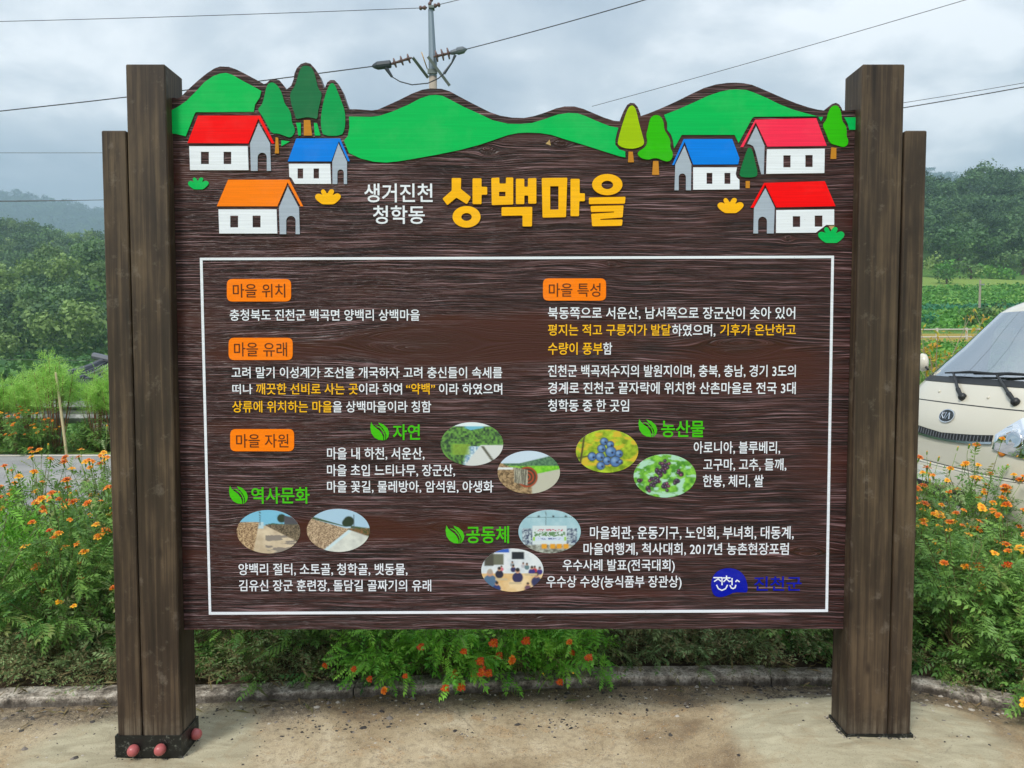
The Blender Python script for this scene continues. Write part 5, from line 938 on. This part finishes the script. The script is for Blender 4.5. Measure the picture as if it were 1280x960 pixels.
# ------------------------------------------------------------------ tiled house in the valley
def tiled_house():
    X0, X1, Y0_, Y1_ = -14.5, -5.6, 24., 29.; zg = -2.3; ze = P(95, 484, 24).z; t = thing('tiled_house', 'white walled house under a curved dark grey tiled roof beyond the guardrail', 'house', ((X0 + X1) / 2, 26.5, zg))
    MWALL = paint('white_plaster', lin(214, 214, 206), .8, .08, 3); MTILE = paint('dark_roof_tile', lin(74, 78, 86), .6, .25, 6); MDARK = paint('dark_window', lin(40, 44, 48), .3, .1, 3); MWOODT = paint('brown_beam', lin(104, 78, 56), .7, .2, 6)
    MB().box(X0 + .5, X1 - .5, Y0_ + .5, Y1_ - .5, zg - .2, ze - .02).build('wall', MWALL, t)
    for k in range(3): x = X0 + 1.6 + k * 2.2; w = MB().box(x, x + 1.1, Y0_ + .46, Y0_ + .52, zg + 1.0, zg + 2.1).build('window', MDARK, t); MB().box(x - .06, x + 1.16, Y0_ + .44, Y0_ + .455, zg + .92, zg + .99).box(x + .52, x + .58, Y0_ + .44, Y0_ + .455, zg + 1., zg + 2.1).build('window_frame', MWOODT, w, rel=t.location)
    for k in range(8): x = X0 + .5 + k * (X1 - X0 - 1.08) / 7; MB().box(x, x + .08, Y0_ + .43, Y0_ + .499, zg, ze).build('timber_post', MWOODT, t)
    zr = P(121, 458, 26.5).z; rl, rr_ = at(129, 26.5), X1 - 2.2; b = MB(); n, m = 30, 9
    def surf(s, q, front=True):                                      # s along the eave 0..1, q from eave 0 to ridge 1
        xe = X0 + (X1 - X0) * s; xr = rl + (rr_ - rl) * s; lift = .35 * abs(2 * s - 1) ** 3; ye = Y0_ if front else Y1_
        return Vector((xe + (xr - xe) * q, ye + (26.5 - ye) * q, ze + lift * (1 - q) + (zr - ze) * (q ** 1.35) * 1.0 + .1 * abs(2 * s - 1) ** 2 * q))
    for fr in (True, False):
        vs = [surf(i / n, j / m, fr) for i in range(n + 1) for j in range(m + 1)] + [surf(i / n, j / m, fr) - Vector((0, 0, .12)) for i in range(n + 1) for j in range(m + 1)]; N = (n + 1) * (m + 1)
        fs = [(i * (m + 1) + j, i * (m + 1) + j + 1, (i + 1) * (m + 1) + j + 1, (i + 1) * (m + 1) + j) for i in range(n) for j in range(m)]; b.add(vs, fs + [tuple(k + N for k in f[::-1]) for f in fs] + [(i * (m + 1), (i + 1) * (m + 1), (i + 1) * (m + 1) + N, i * (m + 1) + N) for i in range(n)])
    for s in (0, 1):
        vs = [surf(s, j / m, True) for j in range(m + 1)] + [surf(s, j / m, False) for j in range(m + 1)]; b.add(vs, [(j, j + 1, m + 2 + j, m + 1 + j) for j in range(m)])
    roof = b.build('roof', MTILE, t); b = MB(); nt = 34
    for fr in (True, False):
        for i in range(nt): s = (i + .5) / nt; b.tube([surf(s, q, fr) + Vector((0, 0, .03)) for q in (0, .25, .5, .75, 1)], .07, 6)
    b.build('tile_rib', MTILE, roof, rel=t.location, kind='stuff')
    b = MB(); b.tube([surf(0, 1) + Vector((-.35, 0, .28)), surf(.05, 1) + Vector((0, 0, .14)), surf(.3, 1) + Vector((0, 0, .08)), surf(.7, 1) + Vector((0, 0, .08)), surf(.95, 1) + Vector((0, 0, .14)), surf(1, 1) + Vector((.35, 0, .28))], .13, 8)
    b.build('roof_ridge', paint('ridge_tile', lin(96, 100, 108), .6, .2, 6), roof, rel=t.location)
    b = MB()
    for s in (0, 1):
        for fr in (True, False): b.tube([surf(s, q, fr) + Vector((0, 0, .1)) for q in (0, .3, .6, 1)], .11, 8)
    b.build('hip_ridge', MTILE, roof, rel=t.location, kind='stuff')
tiled_house()
# ------------------------------------------------------------------ far ridges
def ridge(name, y, prof, depth, seed, step, R, nq, mat):
    """prof: photograph pixels of the skyline"""
    xs = np.array([(p[0] - 640) / F * y for p in prof]); zs = np.array([P(p[0], p[1], y).z for p in prof])
    gx = np.arange(xs[0], xs[-1], 22.); gy = np.linspace(y - depth, y + depth * .8, 34); X, Y = np.meshgrid(gx, gy); top = np.interp(X, xs, zs) - 6
    k = 1 - np.abs(Y - y) / np.where(Y < y, depth, depth * .8) * .97; Z = 0 + top * np.clip(k, 0, 1) ** .9 * (1 - .22 * (fbm(X * .006, Y * .006, seed) - .2) * (1 - k)) ; Z = np.where(k > .06, Z, -2)
    v = np.stack([X.ravel(), Y.ravel(), Z.ravel()], 1); nx = len(gx); i = (np.arange(nx - 1)[None] + np.arange(33)[:, None] * nx).ravel(); link(name, mesh(name, v, np.stack([i, i + 1, i + 1 + nx, i + nx], 1), [MHILL], smooth=True), kind='structure')
    r = np.random.default_rng(seed); pts = []
    for yy in np.arange(y - depth * .8, y + depth * .12, step):
        for (a, b2) in ((-1.3, 1.1),):
            xa = np.arange(a * yy, b2 * yy, step); pts.append(np.stack([xa + r.uniform(-.4, .4, len(xa)) * step, yy + r.uniform(-.4, .4, len(xa)) * step], 1))
    p = np.concatenate(pts); fi = (p[:, 0] - gx[0]) / 22.; fj = (p[:, 1] - gy[0]) / (gy[1] - gy[0]); ok = (fi > 0) & (fi < nx - 2) & (fj > 0) & (fj < 32); p, fi, fj = p[ok], fi[ok], fj[ok]; a, c = fi.astype(int), fj.astype(int); u, w = fi - a, fj - c
    z = (Z[c, a] * (1 - u) + Z[c, a + 1] * u) * (1 - w) + (Z[c + 1, a] * (1 - u) + Z[c + 1, a + 1] * u) * w; rad = R * r.uniform(.7, 1.3, len(p))
    instancer('far_forest', crown_protos(mat, 160, .24, seed), np.stack([p[:, 0], p[:, 1], z + rad * .7], 1), rad, seed)
_h = NT('wooded_hill'); _v = _h.coord(); _n = _h.noise(_v, .05, 6, .65); MHILL = _h.fin(_h.ramp(_n, [(.35, lin(30, 52, 34)), (.65, lin(62, 88, 52))]), .95, _h.bump(_n, .8, 3.), spec=.1)
ridge('hills', 1500, [(-700, 262), (-260, 246), (-120, 252), (0, 240), (28, 238), (60, 246), (100, 251), (130, 262), (220, 275), (400, 262), (640, 240), (900, 236), (1100, 205), (1160, 213), (1195, 222), (1300, 236), (1500, 240), (1900, 256)], 560, 81, 15, 8.5, 26, MFAR)

# ------------------------------------------------------------------ overhead line
MCABLE = paint('dark_cable', lin(52, 54, 58), .5, .1, 3); MARM = (lambda t: t.fin(lin(108, 116, 112), .5, None, .6))(NT('galvanised_arm')); MPORC = paint('brown_porcelain', lin(104, 78, 72), .25, .15, 12); MBOOT = paint('grey_cable_boot', lin(50, 58, 66), .45, .1, 8)
PD = 25.
def Q(px, py, d=PD): return P(px, py, d)
base = Q(541, 60); zg = float(terrain(base.x, PD)); pole = thing('power_pole', 'tall concrete power pole with steel top, slanted crossarms and insulators rising behind the board', 'utility pole', (base.x, PD, zg))
zc = Q(541, 96).z; ztop = Q(538, 12).z
MB().tube([(base.x, PD, zg - .4), (base.x, PD, zc)], [.19, .13], 16).build('concrete_shaft', MCONC, pole, smooth=True)
MST = (lambda t: t.fin(lin(128, 142, 152), .45, None, .5))(NT('galvanised_tube'))
MB().tube([(base.x, PD, zc), (base.x - .0, PD, zc + .45), (base.x - .02, PD, Q(541, 60).z), (base.x - .06, PD, ztop)], [.135, .14, .12, .085], 12).build('steel_top', MST, pole)
MB().box(base.x - .16, base.x + .16, PD - .18, PD - .12, zc + .05, zc + .2).box(base.x - .12, base.x + .06, PD - .15, PD + .1, ztop, ztop + .08).build('clamp', MARM, pole)
def arm(a, b_, w=.05):
    A, B = Vector(a), Vector(b_); return MB().tube([A, B], w, 4).build('crossarm', MARM, pole)
arm(Q(516, 72, PD - .2), Q(535, 97, PD + .2), .065); arm(Q(535, 71, PD - .35), Q(562, 107, PD - .15), .065)
MB().lathe(Q(530, 76, PD + .2), (1, 0, .35), [(0, .28), (.03, .28)], 14).build('round_guard', paint('ochre_cover', lin(176, 140, 84), .6, .1, 5), pole)
def insul(a, b_, n, r, name='insulator'):
    A, B = Vector(a), Vector(b_); d = (B - A); L = d.length; pr_ = [(0, .02)]
    for k in range(n): h = L * (k + .3) / n; pr_ += [(h, .035), (h + .015, r), (h + .06, r), (h + .09, .05)]
    return MB().lathe(A, d, pr_ + [(L, .03)], 12).build(name, MPORC, pole)
insul(Q(515, 72, PD - .2), Q(489, 80, PD - .2), 3, .15); MB().lathe(Q(489, 80, PD - .2), Q(465, 83, PD - .2) - Q(489, 80, PD - .2), [(0, .09), (.03, .125), (.45, .13), (.58, .07), (.64, .02)], 10).build('cable_boot', MBOOT, pole)
MB().tube([Q(482, 84, PD - .2), Q(490, 96, PD - .2)], [.07, .04], 8).build('cable_boot', MBOOT, pole)
insul(Q(542, 71, PD - .3), Q(564, 66, PD - .3), 3, .18); MB().lathe(Q(563, 66, PD - .3), Q(583, 61.5, PD - .3) - Q(563, 66, PD - .3), [(0, .06), (.05, .075), (.2, .085), (.25, .12), (.44, .11), (.5, .06), (.56, .02)], 10).build('cable_boot', paint('light_cable_boot', lin(96, 106, 114), .4, .1, 8), pole)
MB().tube([Q(569, 69, PD - .3), Q(565, 78, PD - .3), Q(555, 92, PD - .3)], [.05, .03, .05], 8).build('cable_boot', MBOOT, pole)
MB().tube([Q(490, 96, PD - .2), Q(500, 102, PD - .3), Q(515, 106, PD - .35), Q(535, 104, PD - .45), Q(548, 98, PD - .45), Q(555, 92, PD - .3)], .018, 6).build('jumper_cable', MCABLE, pole)
insul(Q(534, 9.5), Q(524, 10), 2, .07); insul(Q(541, 8), Q(550, 5.5), 2, .07); insul(Q(536, 8), Q(540, -2), 2, .06)
def wire(name, label, pts, r, group='overhead wires'):
    o = MB().tube(pts, r, 5).build(name, MCABLE); o['label'] = label; o['category'] = 'wire'; o['group'] = group; return o
def sag(a, b_, s, n=14): return [a.lerp(b_, t / n) - Vector((0, 0, 4 * s * (t / n) * (1 - t / n))) for t in range(n + 1)]
wire('overhead_wire', 'thin upper wire running left from the very top of the power pole', sag(Q(524, 10), Q(-900, 34, 30), .25), .011)
wire('overhead_wire', 'upper wire leaving the pole top towards the upper right', sag(Q(550, 5.5), Q(900, -100, 18), .1), .011)
wire('overhead_wire', 'thicker wire running left from the grey cable boot at crossarm height', sag(Q(465, 83, PD - .2), Q(-1100, 215, 27), .55), .018)
wire('overhead_wire', 'wire climbing right from the right insulator of the pole to the top edge', sag(Q(583, 61.5, PD - .3), Q(1180, -118, 17), .12), .015)
wire('overhead_wire', 'thin slanting wire across the upper right sky above the board', sag(Q(740, 133, 40), Q(1700, -150, 24), .15), .014)
wire('overhead_wire', 'single level wire behind the outer left post, halfway down the sky', sag(Q(-900, 184, 42), Q(420, 190, 42), .15), .014)
wire('overhead_wire', 'upper of the two bundled wires crossing the far ridge at left', sag(Q(-700, 236, 36), Q(500, 240, 36), .5), .013)
wire('overhead_wire', 'lower of the two bundled wires crossing the far ridge at left', sag(Q(-700, 246, 36), Q(500, 238, 36), .42), .016)
wire('overhead_wire', 'lower heavier wire of the pair right of the right post', sag(Q(900, 168, 30), Q(1700, 24, 22), .25), .018)
wire('overhead_wire', 'upper lighter wire of the pair right of the right post', sag(Q(900, 160, 30), Q(1700, 22, 22), .25), .010)
wire('overhead_wire', 'faint low wire before the dark trees left, above the tiled house', sag(Q(-300, 443, 20), Q(400, 452, 20), .05), .006)

# ------------------------------------------------------------------ parked van, nose towards the left
VAN_X, VAN_Y, VAN_R = 3.22, 5.62, math.radians(182.3)
van = thing('parked_van', 'parked cream beige van with black wipers and oval badge, behind the marigolds', 'van', (VAN_X, VAN_Y, .04), VAN_R)
MBODY = (lambda t: t.fin(t.mix(t.noise(t.coord(), 1.6, 4, .6), lin(202, 196, 178), lin(212, 207, 191)), .22, None, 0., .5))(NT('cream_car_paint')); MBODY.node_tree.nodes['Principled BSDF'].inputs['Coat Weight'].default_value = .6
MBLK = paint('black_plastic', lin(28, 29, 31), .45, .15, 20); MCHR = (lambda t: t.fin(lin(205, 208, 212), .12, None, 1.))(NT('chrome')); MTYRE = paint('tyre_rubber', lin(30, 30, 31), .8, .2, 20); MINT = paint('grey_interior', lin(112, 116, 122), .75, .1, 5)
def glassmat(name, tint, refl):
    t = bpy.data.materials.new(name); t.use_nodes = True; nt = t.node_tree; n = nt.nodes; n.remove(n['Principled BSDF']); a = n.new('ShaderNodeBsdfTransparent'); a.inputs[0].default_value = (*tint, 1); g = n.new('ShaderNodeBsdfGlossy'); g.inputs['Roughness'].default_value = .02; g.inputs[0].default_value = (.95, .97, 1, 1)
    f = n.new('ShaderNodeFresnel'); f.inputs[0].default_value = 1.5; m = n.new('ShaderNodeMath'); m.operation = 'MULTIPLY_ADD'; m.inputs[1].default_value = 1.3; m.inputs[2].default_value = refl; m.use_clamp = True
    x = n.new('ShaderNodeMixShader'); nt.links.new(f.outputs[0], m.inputs[0]); nt.links.new(m.outputs[0], x.inputs[0]); nt.links.new(a.outputs[0], x.inputs[1]); nt.links.new(g.outputs[0], x.inputs[2]); nt.links.new(x.outputs[0], n['Material Output'].inputs[0]); return t
MGLASS = glassmat('car_glass', (.70, .82, .80), .46)
Z_UP = .04
ROWS = [(.30, -.10, .84), (.34, -.03, .86), (.50, 0, .87), (.64, 0, .87), (.665, -.01, .87), (.67, -.035, .868), (.80, -.04, .87), (.95, -.07, .868), (1.05, -.11, .864), (1.125, -.155, .858), (1.23, -.225, .85), (1.29, -.285, .842),
        (1.31, -.31, .838), (1.42, -.42, .815), (1.55, -.56, .785), (1.70, -.70, .75), (1.84, -.83, .715), (1.88, -.89, .70), (1.93, -1.0, .665), (1.965, -1.18, .60), (1.975, -1.4, .52)]
def rowat(z):
    zs = [r[0] for r in ROWS]; return float(np.interp(z, zs, [r[1] for r in ROWS])), float(np.interp(z, zs, [r[2] for r in ROWS]))
def fa(af, s): return af - .07 * s * s - .15 * abs(s) ** 9
def S(u, z, off=0.):                               # point on the nose skin, pushed outwards by off
    af, w = rowat(z); s = max(-1, min(1, u / w)); p = Vector((fa(af, s), u, z))
    a2, _ = rowat(z + .02); a1, _ = rowat(z - .02); tz = Vector((a2 - a1, 0, .04)); tu = Vector((fa(af, min(1, s + .02)) - fa(af, max(-1, s - .02)), .04 * w, 0)); n = tu.cross(tz).normalized()
    if n.x < 0: n = -n
    return p + n * off, n
NF = 25; SB = [math.sin((k / (NF - 1) * 2 - 1) * math.pi / 2) for k in range(NF)]; AB = -4.3; SIDE = [AB, -3.9, -3.8, -2.75, -2.65, -1.75, -1.62, -.98]
def contour(z, af, w):
    rise = np.clip((z - 1.25) / .6, 0, 1); side = []
    wb = w if z < 1.25 else w + .5 * (.838 - w) * .6
    for i, a in enumerate(SIDE): side.append((a + (.12 if i == 0 else 0) * float(rise), wb if i < 7 else w))
    if af - .22 < SIDE[-1]: side[-1] = (af - .25, w)
    return [(a, -y) for a, y in side] + [(fa(af, s), s * w) for s in SB] + [(a, y) for a, y in side[::-1]]
V = []; NC = 2 * len(SIDE) + NF
for (z, af, w) in ROWS: V += [(a, y, z) for a, y in contour(z, af, w)]
Fb, Fg, Fs = [], [], []
for i in range(len(ROWS) - 1):
    for k in range(NC - 1):
        q = (i * NC + k, i * NC + k + 1, (i + 1) * NC + k + 1, (i + 1) * NC + k); gl = 12 <= i < 16
        if gl and 8 + 3 <= k < 8 + NF - 4: Fg.append(q)
        elif gl and (k in (2, 4, 6) or k in (NC - 2 - 2, NC - 2 - 4, NC - 2 - 6)): Fs.append(q)
        elif i < 3 and (k in (0, 5) or k in (NC - 2, NC - 7)) and False: pass
        else: Fb.append(q)
for i in range(len(ROWS) - 1):                      # tail
    Fb.append(((i + 1) * NC, (i + 1) * NC + NC - 1, i * NC + NC - 1, i * NC))
L_ = (len(ROWS) - 1) * NC; Fb.append(tuple(range(L_, L_ + NC)))
def sub(Fx, name, mat, parent, off=0., smooth=True, **kw):
    ids = sorted({i for f in Fx for i in f}); mp = {a: b for b, a in enumerate(ids)}
    o = link(name, mesh(name, [V[i] for i in ids], [tuple(mp[i] for i in f) for f in Fx], [mat], smooth=smooth), parent, **kw); return o
body = sub(Fb, 'body', MBODY, van); es = body.modifiers.new('edge', 'EDGE_SPLIT'); es.split_angle = math.radians(40)
sub(Fg, 'windscreen', MGLASS, van)
for side in (0, 1):
    for k3 in (2, 4, 6):
        kk = k3 if side == 0 else NC - 2 - k3; sub([f for f in Fs if f[0] % NC == kk], 'side_window', MGLASS, van)
def vb(b, name, mat, parent=None, smooth=False, **kw): return link(name, mesh(name, b.v, b.f, mat if isinstance(mat, list) else [mat], b.m, smooth), parent or van, **kw)
def strip(u0, u1, z0, z1, off, n=14, b=None, th=.006, zf=None, mi=0):
    b = b or MB(); vs = []
    for i in range(n + 1):
        u = u0 + (u1 - u0) * i / n; a, c = (z0, z1) if zf is None else zf(u)
        p, _ = S(u, a, off); q, _ = S(u, c, off); p2, _ = S(u, a, off - th); q2, _ = S(u, c, off - th); vs += [p, q, q2, p2]
    fs = [(i * 4 + k, (i + 1) * 4 + k, (i + 1) * 4 + (k + 1) % 4, i * 4 + (k + 1) % 4) for i in range(n) for k in range(4)]; b.add(vs, [f[::-1] for f in fs] + [(0, 1, 2, 3), (n * 4 + 3, n * 4 + 2, n * 4 + 1, n * 4)], mi); return b
vb(strip(-.80, .80, 1.122, 1.129, .0012, 24), 'panel_gap', MBLK)                       # seam under the cowl
vb(strip(-.76, .76, 1.272, 1.315, .004, 24), 'cowl_strip', MBLK)                       # black band below the glass
vb(strip(-.86, .86, .655, .672, .002, 30), 'bumper_gap', MBLK)
gz = lambda u: (.895 - .035 * (1 - (u / .52) ** 2), .935 + .01 * (abs(u) / .52) ** 3 - .030 * (1 - abs(u) / .52)); gz2 = lambda u: (gz(u)[0] - .014, gz(u)[0] + .002)
grille = vb(strip(-.52, .52, 0, 0, .006, 22, zf=gz), 'grille', MBLK); vb(strip(-.53, .53, 0, 0, .014, 22, zf=gz2, th=.012), 'chrome_trim', MCHR, grille)
b = MB()
for k in range(30): u = -.5 + k * 1.0 / 29; z0, z1 = gz(u); b.tube([S(u, z0 + .005, .008)[0], S(u, z1 - .004, .008)[0]], .003, 4)
vb(b, 'grille_mesh', MINT, grille, kind='stuff')
vb(strip(-.50, .50, .40, .52, .004, 16), 'lower_intake', MBLK)
plate = vb(strip(-.17, .17, .52, .63, .016, 4, th=.01), 'number_plate', paint('plate_white', lin(222, 222, 214), .4, .03, 5)); MHOUSE = paint('lamp_housing', lin(170, 176, 182), .2, .1, 40, metal=.8)
for sgn in (-1, 1):
    hz = lambda u: (.80 + .05 * (.86 - abs(u)) / .3, 1.09 - .15 * max(0, (.70 - abs(u)) / .16))
    b = strip(sgn * .55, sgn * .855, 0, 0, -.004, 10, zf=hz, th=.03); hl = vb(b, 'headlight', MHOUSE)
    for (u, z, r) in ((.68, .93, .062), (.78, .94, .045)):
        p, n = S(sgn * u, z, .002); vb(MB().lathe(p, n, [(0, r), (.004, r), (.008, r * .8), (.005, r * .4)], 18), 'lamp_reflector', MCHR, hl, True)
    vb(strip(sgn * .55, sgn * .86, 0, 0, .016, 10, zf=hz, th=.004), 'lamp_lens', MGLASS, hl, True)
    p, n = S(sgn * .62, .84, .004); vb(MB().lathe(p, n, [(0, .03), (.006, .028), (.01, .01)], 10), 'turn_signal', paint('amber_lens', lin(220, 130, 50), .2), hl, True)
    p, n = S(sgn * .70, .50, .004); vb(MB().lathe(p, n, [(0, .05), (.008, .048), (.012, .02)], 14), 'fog_lamp', MHOUSE, van, True)
# oval badge with its three letters
p, n = S(0, 1.03, .004); ux = Vector((0, 1, 0)); uz = n.cross(ux).normalized(); uz = -uz if uz.z < 0 else uz; ux = ux - n * ux.dot(n); ux.normalize()
def disc(rx, ry, o0, o1, name, mat, parent=None, nn=36):
    vs = [p + ux * rx * math.cos(2 * math.pi * k / nn) + uz * ry * math.sin(2 * math.pi * k / nn) + n * o for o in (o0, o1) for k in range(nn)]; return vb(MB().add(vs, [(k, (k + 1) % nn, nn + (k + 1) % nn, nn + k) for k in range(nn)] + [tuple(range(nn, 2 * nn)), tuple(range(nn))[::-1]]), name, mat, parent)
badge = disc(.088, .056, -.01, .006, 'badge', MCHR); disc(.078, .047, .005, .0085, 'badge_face', paint('badge_black', lin(24, 34, 38), .25), badge)
b = MB()
for (x0, z0, x1, z1) in ((-.052, -.026, -.052, .026), (-.050, -.002, -.022, .026), (-.046, .0, -.020, -.026), (-.008, -.026, -.008, .026), (.010, -.026, .028, .026), (.028, .026, .048, -.026)):
    A = p + ux * x0 + uz * z0 + n * .0095; B = p + ux * x1 + uz * z1 + n * .0095; b.tube([A, B], .0045, 6)
vb(b, 'badge_lettering', MCHR, badge)
# wipers
def wiper(up, zp, ue, ze, ub0, ub1, zb0, zb1):
    P0, n0 = S(up, zp, .012); P1, _ = S(ue, ze, .035); w = vb(MB().lathe(P0 - n0 * .01, n0, [(0, .03), (.018, .03), (.03, .02), (.034, .008)], 14), 'wiper', MBLK, smooth=True)
    d = (P1 - P0); vb(MB().tube([P0 + n0 * .012, P0 + d * .25 + n0 * .02, P0 + d * .28 + n0 * .02, P1], [.014, .017, .012, .009], 8), 'wiper_arm', MBLK, w)
    B0, _ = S(ub0, zb0, .022); B1, _ = S(ub1, zb1, .022); Bm = (B0 + B1) / 2; vb(MB().tube([B0, B0.lerp(B1, .5) + Vector((.02, 0, .01)), B1], [.006, .012, .006], 6).tube([P1, Bm + Vector((.02, 0, .01))], .008, 6), 'wiper_blade', MBLK, w)
wiper(.05, 1.175, -.26, 1.325, -.40, .26, 1.33, 1.345); wiper(.56, 1.175, .24, 1.325, -.03, .66, 1.335, 1.345)
for (u, z) in ((-.28, 1.20), (.30, 1.19)): q, n2 = S(u, z, .001); vb(MB().lathe(q, n2, [(0, .012), (.006, .010), (.01, .004)], 10), 'washer_nozzle', MBODY)
# mirrors
A = Vector((-.44, -.815, 1.36)); ctr = Vector((-.47, -.93, 1.42)); mm = vb(MB().tube([A, Vector((-.455, -.87, 1.38)), ctr], .010, 7), 'mirror_arm', MBLK)
vb(MB().lathe(ctr + Vector((-.02, 0, 0)), (1, -.25, -.05), [(0, .01), (.0, .075), (.03, .082), (.055, .066), (.07, .03)], 20), 'round_mirror', MBODY, mm, True); vb(MB().lathe(ctr + Vector((-.021, 0, 0)), (-1, .25, .05), [(0, .07), (.003, .068)], 20), 'mirror_glass', MCHR, mm)
for sgn in (1,): m2 = vb(MB().tube([(-.62, sgn * .80, 1.42), (-.55, sgn * .98, 1.42)], .012, 6), 'mirror_arm', MBLK); vb(MB().box(-.60, -.50, sgn * 1.03 - .07, sgn * 1.03 + .07, 1.28, 1.55, b=.02), 'door_mirror', MBLK, m2)
# inside: dashboard, seats, wheel
vb(MB().box(-.98, -.42, -.74, .74, 1.0, 1.22, b=.03), 'dashboard', MINT)
vb(MB().box(-.72, -.50, -.1, .62, 1.222, 1.232), 'dash_mat', paint('pale_blue_mat', lin(150, 200, 214), .6, .2, 8))
for y in (-.42, .42): sv = vb(MB().box(-1.65, -1.2, y - .25, y + .25, .75, .95, b=.04), 'seat', MINT); vb(MB().box(-1.78, -1.66, y - .25, y + .25, .93, 1.48, b=.04), 'seat_back', MINT, sv); vb(MB().box(-1.76, -1.67, y - .13, y + .13, 1.5, 1.68, b=.03), 'headrest', MINT, sv)
b = MB(); c0 = Vector((-1.08, .42, 1.18)); b.tube([c0 + Vector((math.sin(a) * .08, math.cos(a) * .19, math.sin(a) * .17)) for a in [k * math.pi / 10 for k in range(21)]], .014, 7, cap=False).tube([c0, c0 + Vector((.25, 0, -.2))], .02, 7).tube([c0 + Vector((0, -.18, 0)), c0 + Vector((0, .18, 0))], .012, 6); vb(b, 'steering_wheel', MBLK)
vb(MB().box(-4.2, -.15, -.80, .80, .42, .5), 'floor_pan', MBLK)
for (x) in (-.62, -3.35):
    for sgn in (-1, 1):
        w = vb(MB().lathe((x, sgn * .70, .31), (0, sgn, 0), [(0, .2), (.0, .30), (.03, .315), (.15, .315), (.178, .30), (.18, .21)], 28), 'wheel', MTYRE, smooth=False); vb(MB().lathe((x, sgn * .80, .31), (0, sgn, 0), [(0, .2), (.07, .2), (.075, .17), (.05, .12), (.09, .05), (.085, .01)], 24), 'rim', MHOUSE, w)
        vb(MB().lathe((x, sgn * .868, .33), (0, sgn, 0), [(0, .36), (.004, .36), (.006, .31), (.0, .31)], 28), 'wheel_arch', MBLK)

# ------------------------------------------------------------------ haze
def haze():
    b = MB().box(-2100, 2100, -60, 2000, -4.5, 345); t = bpy.data.materials.new('valley_haze'); t.use_nodes = True; n = t.node_tree.nodes; n.remove(n['Principled BSDF']); pv = n.new('ShaderNodeVolumePrincipled'); pv.inputs['Density'].default_value = .0005; pv.inputs['Color'].default_value = (.64, .84, 1., 1); pv.inputs['Anisotropy'].default_value = .2
    t.node_tree.links.new(pv.outputs[0], n['Material Output'].inputs['Volume']); b.build('haze', t, kind='stuff')
haze()
